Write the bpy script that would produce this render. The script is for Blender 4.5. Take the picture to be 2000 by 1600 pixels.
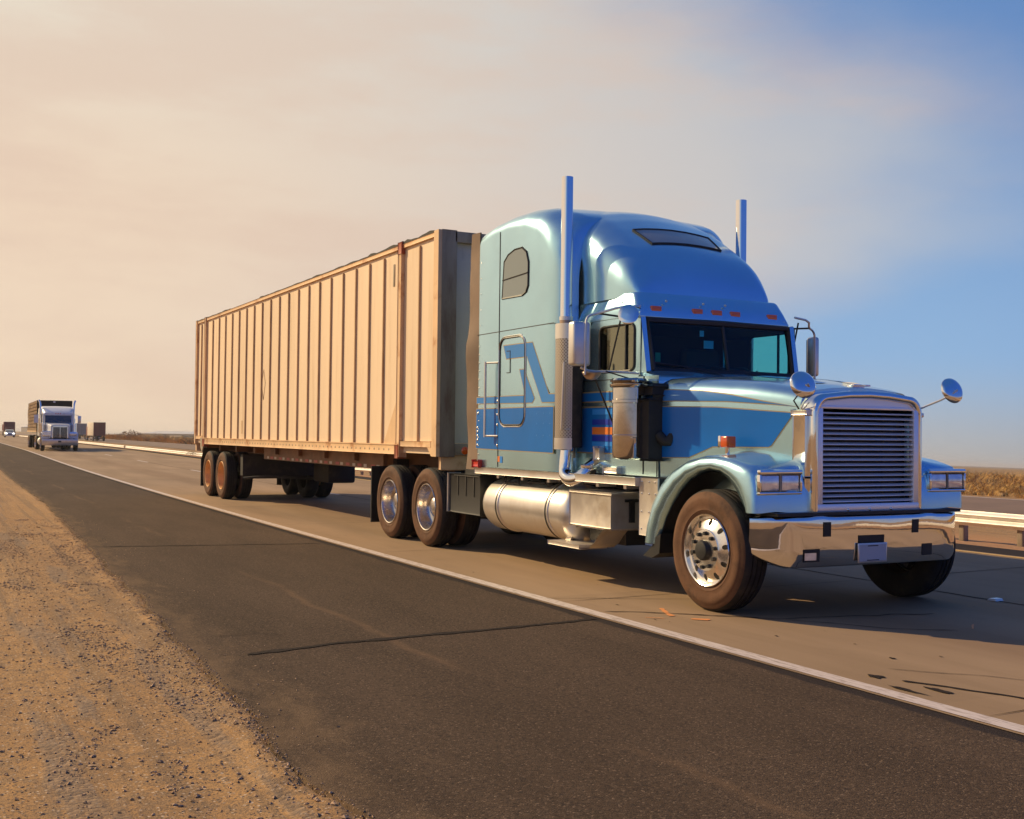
import bpy, bmesh, math, random
from mathutils import Vector, Matrix, noise
from mathutils.bvhtree import BVHTree
R = math.radians
random.seed(7)
scene = bpy.context.scene
for o in list(bpy.data.objects): bpy.data.objects.remove(o)

# ------------------------------------------------------------------ camera, sun, sky
H = 1.4837; XF = -7.8275; C = 7.24            # camera height, truck front axle x, truck centre line y
YAW, PIT, ROL, FPX = 0.48411, 0.022478, 0.011433, 2217.6
TILT = 0.0277                                  # crossfall of the carriageway
TROT = Matrix.Rotation(TILT, 4, 'X')
fw = Vector((-math.cos(YAW)*math.cos(PIT), math.sin(YAW)*math.cos(PIT), math.sin(PIT)))
rt = fw.cross(Vector((0, 0, 1))).normalized(); up = rt.cross(fw)
r2 = math.cos(ROL)*rt + math.sin(ROL)*up; u2 = -math.sin(ROL)*rt + math.cos(ROL)*up
cd = bpy.data.cameras.new('camera'); cam = bpy.data.objects.new('camera', cd)
scene.collection.objects.link(cam); scene.camera = cam
m = Matrix.Identity(4)
for i, v in enumerate((r2, u2, -fw)):
    for j in range(3): m[j][i] = v[j]
m.translation = Vector((0, 0, H))
cam.matrix_world = TROT @ m
cd.sensor_width = 36; cd.sensor_fit = 'HORIZONTAL'; cd.lens = FPX/2000*36
cd.clip_start = .05; cd.clip_end = 20000

SUN_AZ, SUN_EL = 35, 30.5                        # light travels toward (+cos az, +sin az), descending
ld = Vector((math.cos(R(SUN_AZ))*math.cos(R(SUN_EL)), math.sin(R(SUN_AZ))*math.cos(R(SUN_EL)), -math.sin(R(SUN_EL))))
sd = bpy.data.lights.new('sun', 'SUN'); sd.energy = 5.0; sd.angle = R(.6); sd.color = (1, .76, .44)
sun = bpy.data.objects.new('sun', sd); scene.collection.objects.link(sun)
sun.rotation_euler = ld.to_track_quat('-Z', 'Y').to_euler()

world = bpy.data.worlds.new('World'); scene.world = world; world.use_nodes = True
wn = world.node_tree; wn.nodes.clear()
def N(nt, t, **k):
    n = nt.nodes.new(t)
    for a, b in k.items(): setattr(n, a, b)
    return n
def setin(nt, n, i, v):
    if isinstance(v, bpy.types.NodeSocket): nt.links.new(v, n.inputs[i])
    elif v is not None: n.inputs[i].default_value = v
def M(nt, op, a, b=None, c=None, clamp=False):
    n = N(nt, 'ShaderNodeMath', operation=op, use_clamp=clamp)
    setin(nt, n, 0, a); setin(nt, n, 1, b); setin(nt, n, 2, c)
    return n.outputs[0]
def MR(nt, v, a, b, c=0., d=1., smooth=True):
    n = N(nt, 'ShaderNodeMapRange', interpolation_type='SMOOTHSTEP' if smooth else 'LINEAR')
    setin(nt, n, 0, v)
    for i, x in enumerate((a, b, c, d)): n.inputs[1+i].default_value = x
    return n.outputs[0]
def MIX(nt, f, a, b, mode='MIX'):
    n = N(nt, 'ShaderNodeMix', data_type='RGBA', blend_type=mode)
    setin(nt, n, 0, f)
    for i, v in ((6, a), (7, b)):
        if isinstance(v, (tuple, list)) and len(v) == 3: v = (*v, 1)
        setin(nt, n, i, v)
    return n.outputs[2]
def NOISE(nt, vec, scale, detail=4, rough=.55, out=0, **k):
    n = N(nt, 'ShaderNodeTexNoise', **k)
    if vec is not None: nt.links.new(vec, n.inputs['Vector'])
    n.inputs['Scale'].default_value = scale; n.inputs['Detail'].default_value = detail; n.inputs['Roughness'].default_value = rough
    return n.outputs[out]
def MAPV(nt, vec, scale=(1, 1, 1), rot=(0, 0, 0), loc=(0, 0, 0)):
    n = N(nt, 'ShaderNodeMapping'); nt.links.new(vec, n.inputs[0])
    n.inputs['Scale'].default_value = scale; n.inputs['Rotation'].default_value = rot; n.inputs['Location'].default_value = loc
    return n.outputs[0]
tc = N(wn, 'ShaderNodeTexCoord'); gen = tc.outputs['Generated']
sep = N(wn, 'ShaderNodeSeparateXYZ'); wn.links.new(gen, sep.inputs[0])
sky = N(wn, 'ShaderNodeTexSky', sky_type='NISHITA', sun_disc=False)
sky.sun_elevation = R(SUN_EL); sky.sun_rotation = math.atan2(-ld.x, -ld.y); sky.dust_density = 2.5; sky.air_density = 1.3
skyc = MIX(wn, 1., sky.outputs[0], (.075, .1, .14), 'MULTIPLY')
# azimuth relative to the sun: 1 toward it, -1 away
az = M(wn, 'ADD', M(wn, 'MULTIPLY', sep.outputs[0], -math.cos(R(SUN_AZ))), M(wn, 'MULTIPLY', sep.outputs[1], -math.sin(R(SUN_AZ))))
el = sep.outputs[2]
clear = MIX(wn, MR(wn, az, -.55, .14), (.02, .10, .50), (.30, .49, .76))
clear = MIX(wn, MR(wn, el, .02, .38), clear, MIX(wn, MR(wn, az, -.55, .14), (.015, .08, .42), (.14, .27, .54)))
low = MIX(wn, MR(wn, az, -.4, .8), (.34, .37, .42), (.80, .68, .50))
base = MIX(wn, MR(wn, el, -.02, .10, 1, 0), clear, low)
base = MIX(wn, .12, base, skyc)
nz = NOISE(wn, MAPV(wn, gen, (1, 1, 2.6), (0, R(12), R(20))), 1.5, 6, .55)
nz2 = NOISE(wn, MAPV(wn, gen, (1, 1, 4.2), (R(8), R(-14), 0), (3, 1, 2)), 2.6, 7, .6)
# smoke veil: thick toward the sun, its edge runs out before the right of the view
side = M(wn, 'ADD', M(wn, 'SUBTRACT', az, .07), M(wn, 'MULTIPLY', M(wn, 'SUBTRACT', nz, .5), .5))
edge = M(wn, 'ADD', side, MR(wn, el, .08, .2, -.16, .12))
edge = M(wn, 'SUBTRACT', edge, MR(wn, el, .24, .42, 0, .2))
veil = MR(wn, edge, -.02, .30)
smoke = MIX(wn, MR(wn, az, .1, .8), (.56, .56, .57), (.91, .70, .50))
smoke = MIX(wn, MR(wn, el, .16, .45), smoke, MIX(wn, MR(wn, az, .1, .75), (.48, .51, .56), (.82, .76, .63)))
smoke = MIX(wn, M(wn, 'MULTIPLY', MR(wn, nz2, .42, .66), .45), smoke, (.76, .54, .40))
hi = MR(wn, el, .45, .9)
col = MIX(wn, M(wn, 'MULTIPLY', veil, .93), base, smoke)
col = MIX(wn, hi, col, (.028, .10, .33))
col = MIX(wn, MR(wn, el, -.02, -.12), col, (.30, .19, .10))
bg = N(wn, 'ShaderNodeBackground'); wn.links.new(col, bg.inputs[0]); bg.inputs[1].default_value = 1.0
wo = N(wn, 'ShaderNodeOutputWorld'); wn.links.new(bg.outputs[0], wo.inputs[0])
scene.view_settings.view_transform = 'Standard'; scene.view_settings.look = 'None'
scene.view_settings.exposure = 0.0; scene.view_settings.gamma = 1
scene.cycles.max_bounces = 8; scene.cycles.transparent_max_bounces = 12
scene.cycles.sample_clamp_indirect = 6

# ------------------------------------------------------------------ materials
def mat(name, col=(.5, .5, .5), rough=.5, metal=0., coat=0., spec=.5, var=0., vscale=3., bump=0., bscale=30., emis=None, estr=0.,
        dirt=None, damt=0., dscale=2., dlo=.5, dhi=.7, aniso=(1, 1, 1), rvar=0.):
    m = bpy.data.materials.new(name); m.use_nodes = True; nt = m.node_tree
    b = nt.nodes['Principled BSDF']
    b.inputs['Roughness'].default_value = rough; b.inputs['Metallic'].default_value = metal
    b.inputs['Coat Weight'].default_value = coat; b.inputs['Coat Roughness'].default_value = .04
    b.inputs['Specular IOR Level'].default_value = spec
    t = N(nt, 'ShaderNodeTexCoord').outputs['Object']; tv = MAPV(nt, t, aniso)
    c = (*col, 1)
    if var:
        n = NOISE(nt, tv, vscale, 5, .6)
        lo = tuple(x*(1-var) for x in col); hi2 = tuple(min(1, x*(1+var)) for x in col)
        c = MIX(nt, MR(nt, n, .3, .7), lo, hi2)
    if dirt:
        n = NOISE(nt, MAPV(nt, t, aniso, (0, 0, 0), (7, 3, 5)), dscale, 7, .65)
        c = MIX(nt, M(nt, 'MULTIPLY', MR(nt, n, dlo, dhi), damt), c if not isinstance(c, tuple) else c, dirt)
    setin(nt, b, 'Base Color', c)
    if rvar:
        n = NOISE(nt, tv, vscale*2, 4, .6); setin(nt, b, 'Roughness', MR(nt, n, .3, .7, max(.02, rough-rvar), rough+rvar))
    if bump:
        bp = N(nt, 'ShaderNodeBump'); bp.inputs['Strength'].default_value = bump; bp.inputs['Distance'].default_value = .01
        nt.links.new(NOISE(nt, t, bscale, 4, .6), bp.inputs['Height']); nt.links.new(bp.outputs[0], b.inputs['Normal'])
    if emis: b.inputs['Emission Color'].default_value = (*emis, 1); b.inputs['Emission Strength'].default_value = estr
    return m
def glassmat(name, tint, refl=1.0, rough=.03, gcol=(1, 1, 1)):
    m = bpy.data.materials.new(name); m.use_nodes = True; nt = m.node_tree; nt.nodes.clear()
    o = N(nt, 'ShaderNodeOutputMaterial'); mx = N(nt, 'ShaderNodeMixShader')
    fr = N(nt, 'ShaderNodeFresnel'); fr.inputs[0].default_value = 1.45
    tr = N(nt, 'ShaderNodeBsdfTransparent'); tr.inputs[0].default_value = (*tint, 1)
    gl = N(nt, 'ShaderNodeBsdfGlossy'); gl.inputs['Roughness'].default_value = rough; gl.inputs[0].default_value = (*gcol, 1)
    nt.links.new(M(nt, 'MULTIPLY', fr.outputs[0], refl), mx.inputs[0]); nt.links.new(tr.outputs[0], mx.inputs[1]); nt.links.new(gl.outputs[0], mx.inputs[2])
    nt.links.new(mx.outputs[0], o.inputs[0]); return m
K = {}
K['paint'] = mat('light_blue_metallic', (.46, .74, .86), .24, .9, .5, var=.03, vscale=1.0, dirt=(.34, .30, .22), damt=.10, dscale=.9, dlo=.45, dhi=.8, rvar=.02)
K['blue'] = mat('blue_stripe', (.003, .145, .50), .36, .0, .15, spec=.25, var=.06, vscale=2)
K['sky_blue'] = mat('light_blue_stripe', (.04, .22, .58), .38, .0, .12, spec=.25)
K['gold'] = mat('gold_pinstripe', (.36, .28, .15), .5, .2)
K['chrome'] = mat('chrome', (.90, .88, .85), .05, 1., bump=.10, bscale=2.2)
K['satin'] = mat('brushed_aluminium', (.78, .74, .68), .32, .85, dirt=(.5, .4, .3), damt=.3, dscale=2, var=.04, vscale=3)
K['alu_dusty'] = mat('dusty_aluminium', (.68, .62, .54), .42, .7, dirt=(.45, .34, .22), damt=.5, dscale=3, rvar=.08)  # dusty aluminium of the splash panels, step boxes and steps
K['darkchrome'] = mat('road_filmed_chrome', (.66, .61, .54), .08, 1., dirt=(.25, .18, .12), damt=.4, dscale=3)
K['bar'] = mat('bright_grille_bar', (.95, .95, .97), .3, .55)
K['perf'] = mat('perforated_steel', (.62, .57, .5), .35, .9)
K['rustpipe'] = mat('heat_stained_steel', (.5, .36, .26), .32, .9, dirt=(.3, .12, .04), damt=.6, dscale=8)
K['black'] = mat('black_plastic', (.012, .012, .012), .5, var=.2)
K['dark'] = mat('chassis_black', (.02, .018, .016), .7, dirt=(.07, .05, .035), damt=.6, dscale=4)
K['rubber'] = mat('tyre_rubber', (.018, .016, .015), .75, spec=.3, bump=.3, bscale=60, var=.2, dirt=(.06, .045, .03), damt=.5, dscale=6)
K['sidewall'] = mat('dusty_sidewall', (.125, .062, .034), .8, spec=.2, bump=.2, bscale=50, var=.2, vscale=5, dirt=(.04, .026, .02), damt=.6, dscale=6)
K['dish'] = mat('dusty_dish_wheel', (.66, .60, .54), .26, .92, dirt=(.3, .2, .13), damt=.6, dscale=5, rvar=.06)
K['alu'] = mat('polished_wheel', (.86, .82, .76), .2, .95, dirt=(.5, .36, .22), damt=.35, dscale=10, rvar=.06)
K['orange_rim'] = mat('rusty_tan_rim', (.74, .40, .15), .5, .1, var=.15, vscale=6, dirt=(.35, .16, .06), damt=.5, dscale=9)
K['amber'] = mat('amber_lens', (.55, .07, .01), .18, 0, .8, emis=(1, .2, .02), estr=.04)
K['red'] = mat('red_lens', (.6, .02, .01), .2, 0, .6)
K['rubberflap'] = mat('brown_rubber_extender', (.17, .105, .065), .7, var=.15, vscale=3)
K['sleepglass'] = mat('grey_sleeper_glass', (.22, .26, .25), .08, .1, .5)
K['skyglass'] = mat('grey_skylight_glass', (.22, .23, .23), .12, .0, .6)
K['lamp'] = mat('headlamp_glass', (.85, .86, .9), .12, .55, 1., var=.2, vscale=14)
K['plate'] = mat('blank_plate', (.44, .46, .52), .45)
K['cont'] = mat('cream_container_paint', (.84, .635, .42), .55, var=.06, vscale=.7, dirt=(.55, .36, .19), damt=.6, dscale=3.2, dlo=.5, dhi=.8, aniso=(1, 1, .10), bump=.35, bscale=1.3)
K['rib'] = mat('weathered_container_rib', (.58, .38, .20), .6, var=.15, vscale=2, dirt=(.26, .12, .05), damt=.6, dscale=2.5, aniso=(1, 1, .3))
K['contframe'] = mat('rusted_container_frame', (.76, .50, .27), .55, var=.1, vscale=1.5, dirt=(.44, .16, .04), damt=.8, dscale=2.2, dlo=.52, dhi=.70)
K['contfront'] = mat('grey_container_front', (.60, .53, .44), .6, dirt=(.15, .1, .07), damt=.7, dscale=2, aniso=(1, 1, .3))
K['cornerpost'] = mat('stained_grey_post', (.34, .28, .2), .7, var=.25, vscale=1.2, dirt=(.14, .07, .04), damt=.8, dscale=2.2, aniso=(1, 1, .25))
K['tarp'] = mat('black_torn_tarp', (.025, .02, .018), .8)
K['rustred'] = mat('red_oxide_steel', (.38, .09, .04), .6, var=.2)
K['beam'] = mat('brown_chassis_paint', (.20, .09, .035), .6, var=.15, dirt=(.08, .04, .02), damt=.6, dscale=3)
K['tape_w'] = mat('white_reflective_tape', (.5, .42, .34), .4); K['tape_r'] = mat('red_reflective_tape', (.4, .03, .02), .4)
K['seat'] = mat('grey_seat_cloth', (.06, .065, .07), .9); K['cabin'] = mat('dark_cabin_lining', (.022, .026, .03), .85)
K['glass'] = glassmat('teal_cab_glass', (.20, .86, .92), .7); K['sideglass'] = glassmat('tinted_door_glass', (.9, .90, .72), 5., .04, (.75, .74, .52))
K['paper'] = mat('white_paper', (.6, .7, .75), .7); K['green'] = mat('green_sticker', (.0, .3, .16), .6); K['pink'] = mat('pink_cloth', (.5, .05, .08), .8)
K['white'] = mat('white_paint', (.72, .72, .72), .35, 0, .4, dirt=(.4, .34, .27), damt=.3)
K['galv'] = mat('galvanised_steel', (.80, .76, .68), .42, .15, var=.06, vscale=2, dirt=(.5, .4, .28), damt=.4, dscale=3)
K['wood'] = mat('weathered_post_wood', (.26, .2, .14), .8, var=.3, vscale=6, bump=.4, bscale=20, aniso=(1, 1, .2))
K['crate'] = mat('brown_crate_wood', (.36, .21, .10), .8, var=.35, vscale=2, dirt=(.12, .07, .04), damt=.6, dscale=3)
K['crate2'] = mat('pale_crate_wood', (.46, .32, .17), .8, var=.3, vscale=2)
K['gap'] = mat('dark_gap', (.02, .015, .01), .9)
K['darkred'] = mat('dark_red_trailer', (.16, .015, .015), .5, var=.15); K['boxwhite'] = mat('dusty_white_trailer', (.62, .54, .44), .6, var=.08)
K['boxgrey'] = mat('grey_trailer_doors', (.30, .27, .23), .6, var=.15)
K['carwhite'] = mat('silver_car_paint', (.5, .5, .48), .3, .3, .8)
K['darkglass'] = mat('dark_car_glass', (.02, .03, .035), .06, 0, 1.)
K['lit'] = mat('lit_headlamp', (1, 1, 1), .3, emis=(1, .97, .88), estr=6.)
K['stick1'] = mat('bright_blue_decal', (.02, .25, .75), .4); K['stick2'] = mat('orange_decal', (.75, .2, .03), .4); K['stick3'] = mat('deep_blue_decal', (.005, .03, .40), .4)
K['shed'] = mat('grey_sheet_roof', (.5, .5, .5), .6, var=.1, vscale=.1); K['shedwall'] = mat('tan_shed_wall', (.34, .27, .2), .8)
# perforated heat shield: rows of small dark holes
def perf():
    m = K['perf']; nt = m.node_tree; b = nt.nodes['Principled BSDF']
    uv = N(nt, 'ShaderNodeUVMap').outputs[0]
    v = N(nt, 'ShaderNodeTexVoronoi', feature='F1'); v.inputs['Scale'].default_value = 40; v.inputs['Randomness'].default_value = 0
    nt.links.new(MAPV(nt, uv, (1, 1, 1), (0, 0, R(45))), v.inputs['Vector'])
    c = MIX(nt, MR(nt, v.outputs['Distance'], .2, .42), (.07, .05, .04), (.62, .55, .46))
    nt.links.new(c, b.inputs['Base Color']); nt.links.new(MR(nt, v.outputs['Distance'], .25, .38), b.inputs['Metallic'])
perf()

# ------------------------------------------------------------------ mesh builder
class MB:
    def __init__(s): s.bm = bmesh.new(); s.mats = []; s.cur = 0; s.uv = s.bm.loops.layers.uv.new('UVMap')
    def use(s, k):
        if k not in s.mats: s.mats.append(k)
        s.cur = s.mats.index(k); return s
    def _m(s, faces, sm=False):
        for f in faces: f.material_index = s.cur; f.smooth = sm
    def box(s, x0, x1, y0, y1, z0, z1, bev=0, seg=2, mtx=None):
        t = bmesh.new()
        bmesh.ops.create_cube(t, size=1)
        for v in t.verts: v.co = Vector(((x0+x1)/2+v.co.x*(x1-x0), (y0+y1)/2+v.co.y*(y1-y0), (z0+z1)/2+v.co.z*(z1-z0)))
        if bev: bmesh.ops.bevel(t, geom=t.edges[:], offset=min(bev, .49*min(abs(x1-x0), abs(y1-y0), abs(z1-z0))), segments=seg, affect='EDGES', profile=.5)
        s.merge(t, mtx, sm=bool(bev)); return s
    def merge(s, t, mtx=None, sm=False):
        mp = {}
        for v in t.verts: mp[v] = s.bm.verts.new(mtx @ v.co if mtx else v.co)
        for f in t.faces:
            try: n = s.bm.faces.new([mp[v] for v in f.verts]); n.material_index = s.cur; n.smooth = sm
            except ValueError: pass
        t.free()
    def grid(s, rows, closed=False, capa=False, capb=False, sm=True, uvf=None):
        vs = [[s.bm.verts.new(p) for p in r] for r in rows]; fs = []
        n = len(rows[0])
        for i in range(len(rows)-1):
            for j in range(n if closed else n-1):
                k = (j+1) % n
                try: fs.append(s.bm.faces.new((vs[i][j], vs[i][k], vs[i+1][k], vs[i+1][j])))
                except ValueError: continue
                if uvf:
                    for l, (a, b) in zip(fs[-1].loops, ((i, j), (i, j+1), (i+1, j+1), (i+1, j))): l[s.uv].uv = uvf(a, b)
        if capa: fs.append(s.bm.faces.new(list(reversed(vs[0]))))
        if capb: fs.append(s.bm.faces.new(vs[-1]))
        s._m(fs, sm); return s
    def lathe(s, prof, c=(0, 0, 0), axis='y', seg=40, sgn=1, sm=True):
        rows = []
        for r, h in prof:
            row = []
            for k in range(seg):
                a = 2*math.pi*k/seg
                if axis == 'y': p = (c[0]+r*math.cos(a), c[1]+sgn*h, c[2]+r*math.sin(a))
                elif axis == 'x': p = (c[0]+sgn*h, c[1]+r*math.cos(a), c[2]+r*math.sin(a))
                else: p = (c[0]+r*math.cos(a), c[1]+r*math.sin(a), c[2]+sgn*h)
                row.append(p)
            rows.append(row)
        return s.grid(rows, True, prof[0][0] > .001 and False, False, sm)
    def cyl(s, a, b, r, r1=None, seg=20, cap=True, sm=True):
        a = Vector(a); b = Vector(b); d = (b-a).normalized(); r1 = r if r1 is None else r1
        q = d.orthogonal().normalized(); w = d.cross(q)
        rows = [[p+(q*math.cos(2*math.pi*k/seg)+w*math.sin(2*math.pi*k/seg))*rr for k in range(seg)] for p, rr in ((a, r), (b, r1))]
        L = (b-a).length
        return s.grid(rows, True, cap, cap, sm, uvf=lambda i, j: (j/seg*2*math.pi*r, i*L))
    def tube(s, pts, r, seg=10, smooth=0, cap=True):
        pts = [Vector(p) for p in pts]
        if smooth:
            for _ in range(smooth):
                q = [pts[0]]
                for a, b in zip(pts[:-1], pts[1:]): q += [a.lerp(b, .25), a.lerp(b, .75)]
                pts = q+[pts[-1]]
        rows = []; ref = None
        for i, p in enumerate(pts):
            d = (pts[min(i+1, len(pts)-1)]-pts[max(i-1, 0)]).normalized()
            if ref is None: ref = d.orthogonal().normalized()
            ref = (ref-d*ref.dot(d)).normalized(); w = d.cross(ref)
            rows.append([p+(ref*math.cos(2*math.pi*k/seg)+w*math.sin(2*math.pi*k/seg))*r for k in range(seg)])
        return s.grid(rows, True, cap, cap)
    def prism(s, pts, d, sm=False):       # polygon (3D points) extruded by vector d
        a = [Vector(p) for p in pts]; b = [p+Vector(d) for p in a]
        va = [s.bm.verts.new(p) for p in a]; vb = [s.bm.verts.new(p) for p in b]; n = len(a)
        fs = [s.bm.faces.new(list(reversed(va))), s.bm.faces.new(vb)]
        for i in range(n): fs.append(s.bm.faces.new((va[i], va[(i+1) % n], vb[(i+1) % n], vb[i])))
        s._m(fs, sm); return s
    def quad(s, *p, sm=False):
        f = s.bm.faces.new([s.bm.verts.new(q) for q in p]); s._m([f], sm); return s
    def sphere(s, c, r, seg=12, sc=(1, 1, 1)):
        t = bmesh.new(); bmesh.ops.create_uvsphere(t, u_segments=seg, v_segments=max(6, seg//2), radius=r)
        for v in t.verts: v.co = Vector((v.co.x*sc[0]+c[0], v.co.y*sc[1]+c[1], v.co.z*sc[2]+c[2]))
        s.merge(t, None, True); return s
    def decal(s, poly, bvh, off, side=-1, cell=.08):   # poly in (x,z), laid on the surface along y
        t = bmesh.new(); f = t.faces.new([t.verts.new((x, 0, z)) for x, z in poly])
        xs = [p[0] for p in poly]; zs = [p[1] for p in poly]
        bmesh.ops.triangulate(t, faces=[f])
        if bvh:
            for ax, lo, hi in ((0, min(xs), max(xs)), (2, min(zs), max(zs))):
                v = math.ceil(lo/cell)*cell
                while v < hi:
                    co = [0, 0, 0]; no = [0, 0, 0]; co[ax] = v; no[ax] = 1
                    bmesh.ops.bisect_plane(t, geom=t.verts[:]+t.edges[:]+t.faces[:], plane_co=co, plane_no=no); v += cell
        for v in t.verts:
            if bvh:
                h = bvh.ray_cast(Vector((v.co.x, side*3, v.co.z)), Vector((0, -side, 0)))
                v.co.y = (h[0].y if h[0] else side*1.0)+side*off
        for f in t.faces:
            if f.normal.y*side < 0: pass
        s.merge(t, None, True); return s
    def bvh(s): return BVHTree.FromBMesh(s.bm)
    def build(s, name, parent=None, mtx=None, sharp=38, recalc=True, **tags):
        if recalc: bmesh.ops.recalc_face_normals(s.bm, faces=s.bm.faces[:])
        for e in s.bm.edges:
            if len(e.link_faces) == 2 and e.calc_face_angle(0) > R(sharp): e.smooth = False
        me = bpy.data.meshes.new(name); s.bm.to_mesh(me); s.bm.free()
        for k in s.mats: me.materials.append(K[k])
        o = bpy.data.objects.new(name, me); scene.collection.objects.link(o)
        if parent: o.parent = parent
        if mtx: o.matrix_world = mtx
        tag(o, **tags); return o
def tag(o, label=None, cat=None, group=None, kind=None):
    if label: o['label'] = label
    if cat: o['category'] = cat
    if group: o['group'] = group
    if kind: o['kind'] = kind
    return o
def empty(name, loc, rz=0, **t):
    o = bpy.data.objects.new(name, None); scene.collection.objects.link(o); o.location = loc; o.rotation_euler = (0, 0, rz)
    o.empty_display_size = .3; return tag(o, **t)
def kids(o): return [c for c in scene.objects if c.parent == o]
def copy_tree(o, parent=None):
    c = o.copy(); scene.collection.objects.link(c); c.parent = parent
    for ch in kids(o): copy_tree(ch, c)
    return c
def new(k): return MB().use(k)
def outset(poly, d):
    n = len(poly); a = sum(poly[i][0]*poly[(i+1) % n][1]-poly[(i+1) % n][0]*poly[i][1] for i in range(n)); sg = 1 if a > 0 else -1
    out = []
    for i in range(n):
        p0, p, p1 = (Vector(poly[i-1]), Vector(poly[i]), Vector(poly[(i+1) % n]))
        e0 = (p-p0).normalized(); e1 = (p1-p).normalized()
        n0 = Vector((e0.y, -e0.x))*sg; n1 = Vector((e1.y, -e1.x))*sg
        mm = (n0+n1); mm = mm.normalized() if mm.length > .01 else n0
        out.append(tuple(p+mm*min(d/max(.3, mm.dot(n0)), d*2.5)))
    return out
def rrect(x0, x1, z0, z1, r, n=5):
    p = []
    for cx, cz, a0 in ((x1-r, z0+r, -90), (x1-r, z1-r, 0), (x0+r, z1-r, 90), (x0+r, z0+r, 180)):
        for k in range(n+1): a = R(a0+90*k/n); p.append((cx+r*math.cos(a), cz+r*math.sin(a)))
    return p

# ------------------------------------------------------------------ the road and the land
def dev(x):
    s = max(0., -5-x)
    return s*s/2900 if s < 52 else (.9324+(s-52)*.0359 if s < 83 else 2.0453+(s-83)*.025)
def sm(a, b, v): t = min(1, max(0, (v-a)/(b-a))); return t*t*(3-2*t)
def edge_y(x):     # right edge of the asphalt shoulder
    return (-5.68+.72*min(1, max(0, (-x-5.5)/20))**.8+noise.noise(Vector((x*.9, 3, 0)))*.09+noise.noise(Vector((x*5, 3, 0)))*.035+noise.noise(Vector((x*16, 3, 0)))*.02)
def sag(x): return .42*sm(35, 88, -x)   # the median is deeper farther back
def rp(x, yl, z=0.): return Vector((x, C+yl+dev(x), z))
def lerp_tab(t, v):
    if v <= t[0][0]: return t[0][1]
    for (a, b), (c, d) in zip(t[:-1], t[1:]):
        if v <= c: return b+(d-b)*(v-a)/(c-a)
    return t[-1][1]
PROF = [(-6000, 168), (-40, 1.0), (-14, .2), (-9, .03), (-6.0, -.012), (-5.0, -.035), (5.6, -.04), (6.4, -.05), (9, -.28), (14, -.83), (17, -.95), (20, -.9), (31, -.9), (34, -.95), (45, -1.12), (200, -5.5), (6000, -168)]
def rng(a, b, st):
    n = max(1, round(abs(b-a)/st)); return [a+(b-a)*i/n for i in range(n)]
def ground():
    xs = rng(-7000, -1500, 1200)+rng(-1500, -400, 150)+rng(-400, -120, 20)+rng(-120, -40, 4)+rng(-40, -16, .6)+rng(-16, -3, .055)+rng(-3, 10, 1)+rng(10, 60, 10)+[60, 300]
    ys = rng(-1500, -100, 200)+rng(-100, -20, 12)+rng(-20, -9.5, 1.2)+rng(-9.5, -4.8, .05)+rng(-4.8, 5.7, 1.2)+rng(5.7, 16, .35)+rng(16, 50, 1.5)+rng(50, 300, 25)+rng(300, 6000, 600)+[6000]
    mb = new('dirt'); rows = []
    for x in xs:
        row = []
        for y in ys:
            z = lerp_tab(PROF, y)
            d = math.hypot(x, C+y)
            if y < -4.7 and x > -45:
                f = min(1, max(0, (-4.9-y)/.5))
                z += f*(noise.noise(Vector((x*.7, y*2.2, 0)))*.022+noise.noise(Vector((x*3, y*5, 4)))*.008+noise.noise(Vector((x*11, y*13, 8)))*.004)
                e = edge_y(x)-y
                z = z if y < edge_y(x)-.02 else -.05; z += (.03 if e > 0 else 0)*math.exp(-((e-.07)/.10)**2)*(.6+.8*noise.noise(Vector((x*3, y*3, 1))))
                if y < -5.5: z += -.018*math.exp(-((y+6.75)/.25)**2)-.015*math.exp(-((y+8.0)/.3)**2)
            if 8 < y < 20.4: z -= sag(x)*sm(8, 12.5, y)*(1-sm(16.5, 20.4, y))
            if 5.7 < y < 40 and x > -160: z += noise.noise(Vector((x*.6, y*.9, 0)))*.03
            row.append(rp(x, y, z))
        rows.append(row)
    return mb.grid(rows, sm=True, uvf=lambda i, j: (xs[i], ys[min(j, len(ys)-1)]))
def strip(name, key, y0, y1, z, x0=60, x1=-1400, ny=2, wob=0, **kw):
    xs = rng(x0, -30, 1.0 if not wob else .12)+rng(-30, -150, 4)+rng(-150, x1, 30)+[x1]
    mb = new(key); ys = [y0+(y1-y0)*i/ny for i in range(ny+1)]; rows = []
    for x in xs:
        row = []
        for i, y in enumerate(ys):
            if wob and i == 0:
                y = edge_y(x)
            row.append(rp(x, y, z))
        if wob: row.insert(0, row[0]+Vector((0, -.03, -.05)))
        rows.append(row)
    yy = ([ys[0]]+ys) if wob else ys
    return mb.grid(rows, sm=False, uvf=lambda i, j: (xs[i], yy[j])).build(name, kind='structure', **kw)
def uvn(nt): return N(nt, 'ShaderNodeUVMap').outputs[0]
def pbsdf(name):
    m = bpy.data.materials.new(name); m.use_nodes = True; return m, m.node_tree, m.node_tree.nodes['Principled BSDF']
def bumpn(nt, b, h, st, dist=.01):
    bp = N(nt, 'ShaderNodeBump'); bp.inputs['Strength'].default_value = st; bp.inputs['Distance'].default_value = dist
    nt.links.new(h, bp.inputs['Height']); nt.links.new(bp.outputs[0], b.inputs['Normal'])
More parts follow.
